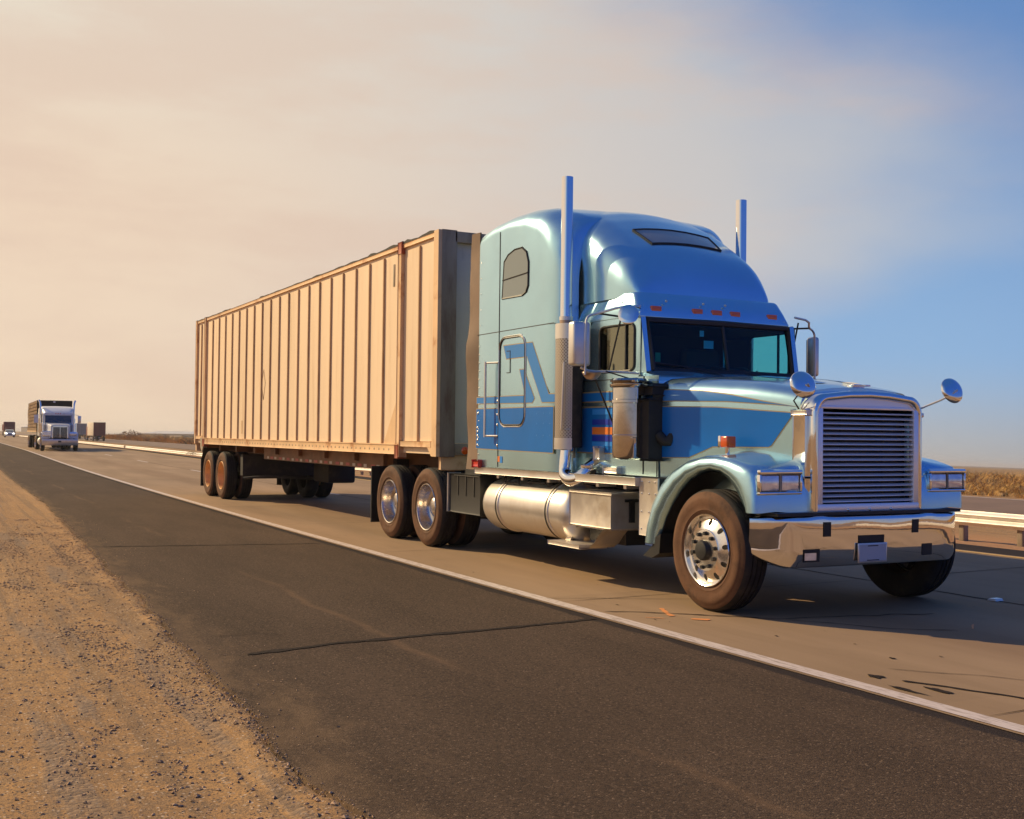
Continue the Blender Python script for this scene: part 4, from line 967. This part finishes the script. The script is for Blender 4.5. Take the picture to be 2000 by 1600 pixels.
# ------------------------------------------------------------------ chassis and container
CH = empty('trailer_chassis', (XF-12, C, 0), label='brown tandem chassis with orange rear wheels under the cream container', cat='trailer')
o_ = 12.
def cx(x): return x+o_
mb = new('beam')
for s in (-1, 1):
    mb.box(cx(-15.0), cx(-8.35), s*.93, s*.87, .94, 1.19)
    mb.box(cx(-20.1), cx(-5.8), s*.50, s*.42, .92, 1.19)
for q in (-9.5, -11, -12.5, -14, -15.5, -17, -18.5, -19.9): mb.box(cx(q-.06), cx(q+.06), -1.0, 1.0, 1.05, 1.17)
for s in (-1, 1):
    x = -14.75; i = 0
    while x < -8.5:
        mb.use('tape_r' if i % 2 else 'tape_w').box(cx(x), cx(x+.13+.05*(i % 2)), s*.932, s*.934, .955, 1.0); x += .24+.04*(i % 3); i += 1
CF = mb.build('chassis_frame', CH)
for s in (-1, 1):
    mb = new('contframe'); mb.box(cx(-5.86), cx(-5.78), s*.75, s*1.12, 1.02, 1.36, .01); mb.build('front_bolster', CH)
    mb = new('amber'); mb.sphere((cx(-5.745), s*.80, 1.27), .055, 14, (.5, 1, 1)); mb.build('marker_lamp', CH)
    mb = new('black'); mb.box(cx(-5.77), cx(-5.74), s*.62, s*.74, 1.07, 1.17, .01); mb.build('hose_coupler', CH)
    for xx in (-17.41, -18.67): duals(CH, cx(xx), s*1.235, s, 'orange')
    mb = new('black'); mb.grid([[(cx(-19.42), s*.62, .20), (cx(-19.42), s*1.22, .20)], [(cx(-19.38), s*.62, .85), (cx(-19.38), s*1.22, .85)], [(cx(-19.15), s*.62, 1.1), (cx(-19.15), s*1.22, 1.1)]], sm=False)
    mb.box(cx(-19.44), cx(-19.41), s*.62, s*1.22, .20, .86); mb.build('mud_flap', CH)
    mb = new('dark'); mb.box(cx(-8.4), cx(-8.25), s*.55, s*.75, .45, 1.1); mb.build('landing_leg', CH)
mb = new('dark'); mb.box(cx(-19.3), cx(-16.7), -.62, .62, .62, 1.0)
for q in (-17.41, -18.67): mb.cyl((cx(q), -1.0, .52), (cx(q), 1.0, .52), .08)
mb.box(cx(-16.6), cx(-16.4), -1.0, 1.0, .55, 1.0); mb.tube([(cx(-16.3), -1.0, .5), (cx(-15.9), -.6, .55), (cx(-15.6), .4, .5)], .03); mb.box(cx(-15.6), cx(-14.6), .3, .9, .45, .85, .05); mb.build('bogie', CH)
mb = new('contframe'); mb.box(cx(-20.22), cx(-20.1), -1.18, 1.18, 1.02, 1.19); mb.build('rear_bolster', CH)

CT = empty('cargo_container', (XF-12, C, 1.2), label='long weathered cream ribbed cargo container with rusty corner posts behind the blue cab', cat='container')
Z0, Z1, X0, X1, W = 1.2, 4.172, -20.2, -5.74, 1.22
def cz(z): return z-1.2
mb = new('cont')
for s in (-1, 1):
    mb.box(cx(X0+.08), cx(X1-.05), s*(W-.045), s*(W-.055), cz(1.30), cz(4.10))
mb.box(cx(X0), cx(X0+.03), -W+.04, W-.04, cz(1.3), cz(4.1))
mb.box(cx(X0+.05), cx(X1-.08), -W+.06, W-.06, cz(1.22), cz(1.30))
# a faint diamond mark scratched on one panel
mb.use('rib'); d = [(-14.36, 2.45), (-14.22, 2.72), (-14.10, 2.45), (-14.22, 2.12)]
for a, b in zip(d, d[1:]+d[:1]): mb.tube([(cx(a[0]), -W+.043, cz(a[1])), (cx(b[0]), -W+.043, cz(b[1]))], .007, 4)
mb.box(cx(-15.9), cx(-15.8), -W+.044, -W+.041, cz(1.45), cz(1.72))
mb.build('side_panels', CT)
for s in (-1, 1):
    mb = new('rib')
    xs = [-7.15-.6*i for i in range(1, 20)]+[-6.42, -19.7]
    for x in xs:
        ww = .017; x += random.uniform(-.006, .006); y0, y1 = s*(W-.052), s*(W-.016)
        mb.prism([(cx(x-ww), y0, cz(1.32)), (cx(x+ww), y0, cz(1.32)), (cx(x+ww*.75), y1, cz(1.32)), (cx(x-ww*.75), y1, cz(1.32))], (0, 0, 2.73))
    mb.build('side_ribs', CT, kind='stuff') if False else mb.build('side_ribs', CT)
mb = new('contframe')
for s in (-1, 1):
    mb.box(cx(-19.2), cx(-7.1), s*(W-.10), s*(W+.002), cz(1.195), cz(1.325), .008)
    mb.box(cx(-19.25), cx(-7.05), s*(W-.02), s*(W+.012), cz(1.325), cz(1.34))
    mb.box(cx(-20.07), cx(-5.90), s*(W-.10), s*(W-.012), cz(4.095), cz(4.15), .006)
    mb.box(cx(-7.12), cx(-7.0), s*(W-.10), s*(W+.004), cz(1.16), cz(4.17), .008)
    mb.prism([(cx(-7.13), s*(W+.0), cz(1.33)), (cx(-7.62), s*W, cz(1.33)), (cx(-7.13), s*W, cz(1.95))], (0, -s*.04, 0))
    mb.box(cx(-19.26), cx(-19.14), s*(W-.10), s*(W+.004), cz(1.16), cz(4.17), .008)
    mb.box(cx(-7.0), cx(-5.91), s*(W-.10), s*(W-.002), cz(1.31), cz(1.385), .006)
    mb.box(cx(-20.07), cx(-19.26), s*(W-.10), s*(W-.002), cz(1.31), cz(1.385), .006)
    mb.prism([(cx(-5.90), s*W, cz(1.19)), (cx(-5.74), s*W, cz(1.19)), (cx(-5.74), s*W, cz(4.17)), (cx(-5.89), s*W, cz(4.17)), (cx(-5.89), s*W, cz(1.385)), (cx(-6.12), s*W, cz(1.32)), (cx(-6.02), s*W, cz(1.30))], (0, -s*.06, 0))
    mb.box(cx(-20.2), cx(-20.08), s*(W-.08), s*W, cz(1.19), cz(4.17), .006)
    for q in range(60): mb.use('cornerpost').sphere((cx(-18.9+q*.195), s*(W+.003), cz(1.26)), .018, 6, (1, .3, 1)); mb.use('contframe')
mb.use('rustred')
for s in (-1, 1):
    mb.box(cx(-7.13), cx(-6.98), s*(W-.1), s*(W+.008), cz(4.02), cz(4.185), .006); mb.box(cx(-7.16), cx(-7.04), s*(W-.1), s*(W+.008), cz(1.14), cz(1.32), .006); mb.box(cx(-19.3), cx(-19.1), s*(W-.1), s*(W+.008), cz(1.14), cz(1.30), .006)
mb.use('cornerpost').prism([(cx(-19.55), -W-.002, cz(1.34)), (cx(-19.25), -W-.002, cz(1.34)), (cx(-19.25), -W-.002, cz(1.12)), (cx(-19.35), -W-.002, cz(1.0)), (cx(-19.5), -W-.002, cz(1.1))], (0, .1, 0))
mb.build('frame', CT)
mb = new('cornerpost')     # front end
for s in (-1, 1):
    mb.box(cx(-5.90), cx(-5.735), s*(W-.26), s*(W-.055), cz(1.19), cz(4.17), .006)
mb.box(cx(-5.9), cx(-5.735), -.98, .98, cz(4.02), cz(4.165), .006); mb.box(cx(-5.92), cx(-5.74), -.98, .98, cz(1.21), cz(1.36), .006)
mb.build('front_frame', CT)
mb = new('contfront'); mb.box(cx(-5.86), cx(-5.83), -.97, .97, cz(1.36), cz(4.03))
mb.use('tarp'); mb.box(cx(-5.84), cx(-5.80), -.62, -.40, cz(1.36), cz(4.0))
for q in range(48): mb.use('gap').sphere((cx(-5.825), -.945, cz(1.45+q*.053)), .011, 6)
mb.build('front_wall', CT)
mb = new('tarp'); rows = []
for i in range(110):
    x = X0+.02+(X1-X0-.2)*i/109; h = .012+.028*abs(noise.noise(Vector((x*1.7, 0, 0))))+(.02 if -8.5 < x < -5.8 else 0)*abs(noise.noise(Vector((x*9, 1, 0))))*2
    if -16.8 < x < -14.5: h = .005
    rows.append([(cx(x), -W+.01, cz(4.148)), (cx(x), -W+.01, cz(4.152+h)), (cx(x), 0, cz(4.17)), (cx(x), W-.01, cz(4.152+h)), (cx(x), W-.01, cz(4.148))])
mb.grid(rows, sm=False).build('roof_tarp', CT)
mb = new('cornerpost'); mb.box(cx(-7.42), cx(-7.36), -W+.035, -W+.046, cz(3.60), cz(3.92), .01); mb.build('vent_slot', CT)

# ------------------------------------------------------------------ guard rail along the median
GR = empty('guardrail', rp(0, 14, -.83), label='galvanised guard rail on short posts along the dirt median', cat='guard rail')
GP = GR.location.copy()
def beamprof(h, d=.08):   # corrugated profile (dy, z)
    n = 3 if h > .4 else 2; p = []
    for k in range(n*8+1): f = k/(n*8); p.append((-d*.5*(1-math.cos(2*math.pi*n*f)), f*h))
    return p
def rail(x0, x1, h, ztop, st, name):
    mb = new('galv'); pr = beamprof(h); rows = []; x = x0
    while x > x1-.01:
        rows.append([rp(x, 14+dy, ztop-h+z-sag(x))-GP for dy, z in pr]); x -= st
    mb.grid(rows); return mb.build(name, GR)
rail(8, -14.4, .41, -.115, 1.6, 'rail_beam'); rail(-14.4, -160, .34, -.12, 3.2, 'rail_beam'); rail(-160, -420, .34, -.12, 20, 'rail_beam')
pm = new('wood'); pm.box(-.07, .07, .06, .22, -.02, .62, .008); pm.use('galv').box(-.05, .05, .0, .06, .38, .60)
p0 = pm.build('post', GR); first = True; k = 0; x = 4.0
for k in range(100):
    x = 3.70-1.575*k; q = p0 if k == 0 else p0.copy()
    if k: scene.collection.objects.link(q); q.parent = GR
    q.location = rp(x, 14, -.83-sag(x))-GP
mb = new('wood')
for k in range(100, 250):
    c = rp(3.70-1.575*k, 14, -.83-sag(-200))-GP; mb.box(c.x-.07, c.x+.07, c.y+.06, c.y+.22, c.z, c.z+.6)
mb.build('far_posts', GR, kind='stuff')

# roadside bits
mk = new('white'); mk.prism([(-.05, -.05, 0), (.05, -.05, 0), (.03, -.045, .02), (-.03, -.045, .02)], (0, .1, 0))
o = mk.build('road_reflector', label='small white raised reflector on the seam beside the left front wheel', cat='road reflector'); o.location = rp(XF+.58, 1.65, .003)
pmk = new('rustred'); pmk.box(-.05, .05, -.03, .03, 0, .9, .01); pmk.use('white').box(-.03, .03, -.034, -.031, .72, .84)
o = pmk.build('marker_post', label='short rusty marker post at the foot of the dry golden brush', cat='post'); o.location = rp(-27.5, 33.6, -.97)
lit = new('red_cloth') if False else None
K['litter'] = mat('red_plastic_litter', (.55, .03, .02), .5)
mb = new('litter'); mb.grid([[(.3*i/6-.15, .14*j/4, .05+.05*noise.noise(Vector((i*.9, j*.8, 3)))) for j in range(5)] for i in range(7)]); mb.grid([[(.3*i/6-.15, .14*j/4, .0+.02*noise.noise(Vector((i*.9, j*.8, 7)))) for j in range(5)] for i in range(7)])
o = mb.build('plastic_litter', label='scrap of crumpled red plastic lying under the guard rail', cat='litter'); o.location = rp(-9.55, 14.9, -.86)

# ------------------------------------------------------------------ brush beyond the far carriageway
def tuft_field():
    mb = new('straw'); bm = mb.bm
    def clump(p, h, n, key, fat=1.):
        mb.use(key)
        for _ in range(n):
            a = random.uniform(0, 6.28); r = random.random()**.6*h*.7; b = p+Vector((math.cos(a)*r, math.sin(a)*r, -.03))
            a += random.uniform(-1, 1); q = random.uniform(.3, 1.5); hh = h*random.uniform(.25, 1.)*(1-.5*r/h)
            t = Vector((math.cos(a)*h*q*.6, math.sin(a)*h*q*.6, hh)); w = (.006+.009*random.random())*fat
            s = Vector((-math.sin(a+.7), math.cos(a+.7), 0))*w
            v = [bm.verts.new(q) for q in (b-s, b+s, b+Vector((t.x*.3, t.y*.3, t.z*.6))+s*.8, b+t+s*.2, b+t-s*.2, b+Vector((t.x*.3, t.y*.3, t.z*.6))-s*.8)]
            f = bm.faces.new(v[:3]+[v[5]]); f.material_index = mb.cur; f = bm.faces.new((v[5], v[2], v[3], v[4])); f.material_index = mb.cur
    keys = ['straw', 'straw2', 'straw', 'straw3', 'straw4']
    for _ in range(11000):
        x = random.uniform(-75, 5); y = 34.2+random.random()**1.5*90
        g = noise.noise(Vector((x*.13, y*.15, 0)))+.5*noise.noise(Vector((x*.5, y*.5, 2)))
        z = lerp_tab(PROF, y); clump(rp(x, y, z), min(1.1, random.uniform(.3, .55)*math.exp(g*1.6)), 24, keys[min(4, int(random.random()**1.7*5+max(0, g)*.8))], 1+(y-34)*.02)
    for _ in range(7500):
        x = -70-random.random()**1.1*330; y = 33.5+random.random()**2*22
        z = lerp_tab(PROF, y); g = noise.noise(Vector((x*.05, y*.05, 3)))
        clump(rp(x, y, z), random.uniform(.7, 1.15)*(1+.8*g)*(1+max(0, -x-150)/300), 9, keys[min(4, int(random.random()**1.8*5+max(0, g)))], 7)
    mb.build('dry_brush', kind='stuff', label='band of dry golden weeds and brush beyond the far road', cat='brush', recalc=False)
K['straw'] = mat('golden_straw', (.60, .34, .09), .9, var=.2, vscale=.5); K['straw2'] = mat('tan_straw', (.50, .30, .12), .9, var=.2, vscale=.5)
K['straw3'] = mat('brown_brush', (.26, .13, .05), .9, var=.2); K['straw4'] = mat('olive_brush', (.11, .10, .04), .9, var=.2)
K['leaf'] = mat('grey_green_leaves', (.085, .12, .045), .8, var=.35, vscale=3); K['leaf2'] = mat('dusty_olive_leaves', (.16, .15, .06), .85, var=.3, vscale=3)
tuft_field()
def shrub(x, y, h, w, label, key='leaf'):
    p = rp(x, y, lerp_tab(PROF, y)); S = empty('shrub', p, label=label, cat='shrub', group='green shrubs along the road')
    st = new('wood')
    for k in range(5): a = k*1.3; st.tube([(0, 0, 0), (math.cos(a)*w*.2, math.sin(a)*w*.2, h*.4), (math.cos(a)*w*.35, math.sin(a)*w*.35, h*.7)], h*.02, 5)
    st.build('stem', S)
    f = new(key)
    for _ in range(420):
        a = random.uniform(0, 6.28); r = random.random()**.5*w*.5; zz = random.random()*h; r *= (1-(zz/h)**2.2)**.5+.1
        c = Vector((math.cos(a)*r*1.2, math.sin(a)*r, zz*(.8+.3*noise.noise(Vector((a*2, r, 0)))))); l = h*.07*random.uniform(.6, 1.4)
        n = Vector((random.gauss(0, 1), random.gauss(0, 1), random.gauss(0, 1))).normalized(); q = n.orthogonal().normalized()
        f.quad(c-n*l, c+q*l*.5, c+n*l, c-q*l*.5)
    f.build('foliage', S, recalc=False)
shrub(-69, 10.2, .55, 1.3, 'green weed clump under the guard rail, nearest the container mud flap'); shrub(-81, 10.4, .45, 1.1, 'small green weed clump under the guard rail, the middle one'); shrub(-94, 10.6, .35, 1.2, 'low dull weed clump under the guard rail, farthest from the blue truck', 'leaf2')
shrub(-205, 35.2, 2.0, 4.5, 'round dark green bush in the dry brush left of the container', 'leaf'); shrub(-175, 35.4, 1.4, 3.4, 'lower olive bush in the dry brush near the container end', 'leaf2')
shrub(-300, 34.0, 2.8, 7, 'brown rounded bush beside the dark red trailer', 'straw3')
# far farm sheds on the horizon
def shed(x, y, w, d, h, label):
    z = lerp_tab(PROF, y); S = empty('farm_shed', rp(x, y, z), .3, label=label, cat='shed')
    a = new('shedwall'); a.box(-w/2, w/2, -d/2, d/2, 0, h*.7); a.use('gap').box(-w*.1, w*.1, -d/2-.05, -d/2, 0, h*.5); a.build('wall', S)
    a = new('shed'); a.prism([(-w/2-.5, -d/2-.5, h*.68), (-w/2-.5, 0, h), (-w/2-.5, d/2+.5, h*.68)], (w+1, 0, 0)); a.build('roof', S)
shed(-760, 150, 150, 30, 5.5, 'very long flat shed far off on the horizon beyond the brush'); shed(-1100, 70, 60, 20, 8, 'broad grey shed on the horizon behind the distant car')

# ------------------------------------------------------------------ the white truck behind
def heading(x):
    s = max(0, -5-x); return -(2*s/2900 if s < 52 else .0359 if s < 83 else .025)
x2 = -85.4
T2 = empty('white_truck', rp(x2, -.19), heading(x2), label='white long-nose truck with chrome grille and twin stacks following in the distance', cat='truck')
mb = new('white')
mb.grid([[(x, y, z) for y, z in sect(w, zt, .12, .12, .95, .03, 4)] for x, w, zt in ((-1.25, .85, 1.95), (0, .70, 1.88), (.75, .60, 1.82))], capb=True); mb.build('hood', T2)
mb = new('white'); mb.box(-2.6, -1.25, -1.0, 1.0, 1.0, 1.95, .05); mb.box(-2.6, -1.45, -.98, .98, 2.5, 2.72, .06); mb.box(-2.6, -1.75, -1.0, 1.0, 1.9, 2.55, .03)
for s in (-1, 1): mb.box(-1.5, -1.4, s*.93, s*1.0, 1.9, 2.55)
mb.build('cab', T2)
mb = new('white'); mb.box(-4.6, -2.55, -1.18, 1.18, 1.0, 2.75, .08); mb.grid([[(x, y, z) for y, z in sect(w, zt, .25, .2, 2.6, .02, 4)] for x, w, zt in ((-4.6, 1.15, 3.15), (-3.0, 1.15, 3.18), (-2.2, 1.05, 3.05), (-1.6, .98, 2.75))], capa=True, capb=True); mb.build('sleeper', T2)
mb = new('darkglass'); mb.prism([(-1.40, -.86, 2.0), (-1.40, .86, 2.0), (-1.46, .86, 2.5), (-1.46, -.86, 2.5)], (.02, 0, 0)); mb.build('windscreen', T2)
mb = new('black'); mb.box(.74, .765, -.46, .46, .95, 1.68); mb.use('chrome')
for k in range(13): mb.box(.765, .775, -.44+k*.072, -.43+k*.072, .96, 1.67)
mb.box(.74, .80, -.52, -.46, .9, 1.75); mb.box(.74, .80, .46, .52, .9, 1.75); mb.box(.74, .80, -.52, .52, 1.67, 1.78); mb.box(.77, .80, -.02, .02, .95, 1.7); mb.build('grille', T2)
mb = new('satin'); mb.box(.80, .90, -1.18, 1.18, .40, .84, .04, 2, Matrix.Translation((.9, 0, .84))@Matrix.Rotation(R(8), 4, 'Y')@Matrix.Translation((-.9, 0, -.84))); mb.build('bumper', T2)
mb = new('black'); mb.box(.895, .91, -.12, .08, .62, .72); mb.build('number_plate', T2)
for s in (-1, 1):
    mb = new('white'); mb.grid([[(x, s*y, z+.02*(y < 1)) for x, z in OUT] for y in (1.2, 1.15, .9, .62)]); mb.build('fender', T2)
    mb = new('chrome'); mb.box(.60, .70, s*.62, s*1.10, 1.08, 1.36, .04); h = mb.build('headlight_housing', T2)
    mb = new('lamp'); mb.box(.70, .71, s*.66, s*1.06, 1.12, 1.30, .01); mb.build('headlight', h)
    mb = new('chrome'); mb.tube([(-2.45, s*1.12, 1.2), (-2.45, s*1.12, 3.1), (-2.47, s*1.14, 3.4), (-2.6, s*1.22, 3.6)], .07, 12, 1); mb.cyl((-2.45, s*1.12, 1.3), (-2.45, s*1.12, 2.3), .12); mb.build('exhaust_stack', T2)
    mb = new('satin'); mb.box(-1.6, -1.48, s*1.33, s*1.55, 1.98, 2.5, .03); mb.tube([(-1.5, s*1.4, 2.52), (-1.5, s*1.0, 2.6)], .015); mb.tube([(-1.5, s*1.4, 1.96), (-1.5, s*1.0, 1.96)], .015); mb.build('side_mirror', T2)
    mb = new('chrome'); mb.lathe([(0, 1.25), (.17, 1.27), (.17, 1.95), (0, 2.0)], (-1.1, s*1.05, 0), 'z', 16); mb.build('air_cleaner', T2)
    mb = new('satin'); mb.lathe([(0, -4.3), (.3, -4.28), (.31, -2.4), (0, -2.38)], (0, s*.9, .65), 'x', 20); mb.build('fuel_tank', T2)
    wheel(T2, 0, s*1.22, s, 'dish'); duals(T2, -6.0, s*1.22, s, 'dish'); duals(T2, -7.3, s*1.22, s, 'dish')
mb = new('white')
for q in (-.5, .45): mb.box(-1.42, -1.40, q-.14, q+.14, 2.63, 2.67)
mb.use('amber')
for q in (-.15, 0, .15): mb.box(-1.42, -1.39, q-.03, q+.03, 2.62, 2.68)
mb.build('visor_lights', T2)
mb = new('dark'); mb.box(-8, .7, -.4, .4, .6, .95); mb.build('frame', T2)
F2 = empty('flatbed_trailer', T2.matrix_world @ Vector((0, 0, 0)), 0, label='dark flatbed trailer carrying stacked brown crates behind the white truck', cat='trailer')
F2.location = T2.location; F2.rotation_euler = T2.rotation_euler
mb = new('rib'); mb.box(-18.6, -5.1, -1.25, 1.25, 1.28, 1.42); mb.build('deck', F2)
mb = new('dark'); mb.box(-18.4, -5.4, -.5, .5, .95, 1.28); mb.box(-9.6, -9.4, -.8, .8, .4, 1.2); mb.build('frame', F2)
mb = new('gap'); mb.box(-5.20, -5.14, -1.22, 1.22, 1.42, 3.66); mb.use('satin').box(-5.14, -5.13, -.1, .05, 3.5, 3.6); mb.build('load_shade_panel', F2)  # black panel added to put the shade on the load's front into colour
for s in (-1, 1):
    for q in (-16, -17.3): duals(F2, q, s*1.22, s, 'dish')
cm = new('crate')
for i in range(2): cm.box(-.59, .59, -.6, .6, .03+i*.09, .105+i*.09, .006, 1)
cm.use('crate2').box(-.6, -.5, -.61, .61, 0, .235, .004, 1); cm.box(.5, .6, -.61, .61, 0, .235, .004, 1)
c0 = cm.build('crate'); first = True
nx, nz = 10, 9
for ix in range(nx):
    for iy in (-1, 1):
        for iz in range(nz):
            if iy == 1 and ix > 0 and iz < nz-1: continue
            q = c0 if first else c0.copy()
            if not first: scene.collection.objects.link(q)
            first = False
            q.matrix_world = Matrix.Translation(T2.location)@Matrix.Rotation(heading(x2), 4, 'Z')@Matrix.Translation((-5.85-1.27*ix-(.12 if ix > 4 else 0)+random.uniform(-.03, .03), iy*.625+random.uniform(-.02, .02), 1.42+.25*iz))
            OR = ['first', 'second', 'third', 'fourth', 'fifth', 'sixth', 'seventh', 'eighth', 'ninth', 'tenth']
            tag(q, 'brown crate, %s from the bottom in the %s %s stack behind the white truck' % (OR[iz], OR[ix], 'near side' if iy < 0 else 'far side'), 'crate', 'stacked crates on the flatbed trailer')
K['crate'].node_tree.nodes['Principled BSDF']

# ------------------------------------------------------------------ distant traffic
def car(name, x, yl, label, front=True, key='carwhite', s=1.0, zz=0, lit=True):
    S = empty(name, rp(x, yl, zz), heading(x)+(0 if front else math.pi), label=label, cat='car')
    b = new(key); rows = []
    for xx, w, zt in ((-2.2, .80, .85), (-2.1, .86, 1.0), (-1.5, .9, 1.02), (.9, .9, .98), (1.9, .86, .86), (2.2, .78, .62)):
        rows.append([(xx, y, z) for y, z in sect(w, zt, .12, .12, .28, .02, 4)])
    b.grid(rows, capa=True, capb=True); b.build('body', S)
    b = new('darkglass'); b.grid([[(xx, y, z) for y, z in sect(w, zt, .14, .14, .95, .02, 4)] for xx, w, zt in ((-1.8, .70, 1.02), (-1.2, .72, 1.42), (.1, .72, 1.45), (.95, .72, 1.0))], capa=True, capb=True); b.build('windows', S)
    b = new(key); b.box(-1.15, .05, -.66, .66, 1.44, 1.48, .03); b.build('roof', S)
    for q in (-.62, .62):
        l = new('lit' if (front and lit) else 'lamp'); l.sphere((2.12, q, .68), .17 if lit else .1, 12, (.5, 1.2, .7)); l.build('headlight', S)
        l = new('red'); l.box(-2.22, -2.15, q-.12, q+.12, .7, .82, .02); l.build('tail_light', S)
    b = new('black'); b.box(2.1, 2.2, -.35, .35, .4, .6, .02); b.build('grille', S)
    for q in (-1.35, 1.35):
        for ss in (-1, 1): wheel(S, q, ss*.88, ss, 'dish', .33, .22)
    return S
car('car', -233, 2.9, 'pale oncoming car with bright headlights at the far left', True)
car('car', -290, 24.3, 'white car driving away between the two distant box trailers', False, s=1, zz=-.85, lit=False)
def boxsemi(x, yl, z, rearkey, sidekey, label, hd=math.pi, L=14, h=4.1):
    S = empty('box_trailer_truck', rp(x, yl, z), heading(x)+hd, label=label, cat='truck')
    b = new(sidekey); b.box(0, L, -1.27, 1.27, 1.15, h, .03); b.build('box', S)
    b = new(rearkey); b.box(-.06, -.0, -1.25, 1.25, 1.15, h-.02); b.use('black').box(-.075, -.06, -.015, .015, 1.2, h-.1); b.build('rear_doors', S)
    b = new('dark'); b.box(-.05, .1, -1.2, 1.2, .45, .6); b.box(0, .1, -.9, -.8, .5, 1.15); b.box(0, .1, .8, .9, .5, 1.15); b.box(0, L, -.5, .5, .8, 1.15); b.build('bumper_frame', S)
    b = new(rearkey); b.box(L+.8, L+3.4, -1.2, 1.2, 1.0, 3.2, .15); b.box(L+3.2, L+5, -.8, .8, .9, 1.9, .15); b.build('cab', S)
    for s in (-1, 1):
        for q in (1.2, 2.5, L+1, L+2.2, L+4.4): wheel(S, q, s*1.24, s, 'dish')
    return S
boxsemi(-262, 22.2, -.86, 'darkred', 'boxwhite', 'box trailer with dark red rear doors and cream side on the far road', L=12)
boxsemi(-318, 24.0, -.86, 'boxgrey', 'boxgrey', 'grey box trailer on the far road just right of the white truck')
boxsemi(-290, 5.0, 0, 'darkred', 'darkred', 'small dark red truck following far behind the car with headlights', hd=0, L=4, h=2.6)

# ------------------------------------------------------------------ tip the whole carriageway by its crossfall
bpy.context.view_layer.update()
for o in list(scene.objects):
    if o.parent is None and o.type in ('MESH', 'EMPTY'): o.matrix_world = TROT @ o.matrix_world

# thin smoky air over the plain: far things fade a little
hm = bpy.data.materials.new('haze'); hm.use_nodes = True; nt = hm.node_tree; nt.nodes.clear()
ho = N(nt, 'ShaderNodeOutputMaterial'); pv = N(nt, 'ShaderNodeVolumePrincipled')
pv.inputs['Color'].default_value = (.93, .90, .86, 1); pv.inputs['Density'].default_value = .00028; pv.inputs['Anisotropy'].default_value = .2
nt.links.new(pv.outputs[0], ho.inputs['Volume']); K['haze'] = hm
new('haze').box(-7600, 700, -3200, 6900, -6, 14).build('haze', kind='stuff', label='thin smoky haze lying over the plain', cat='haze')
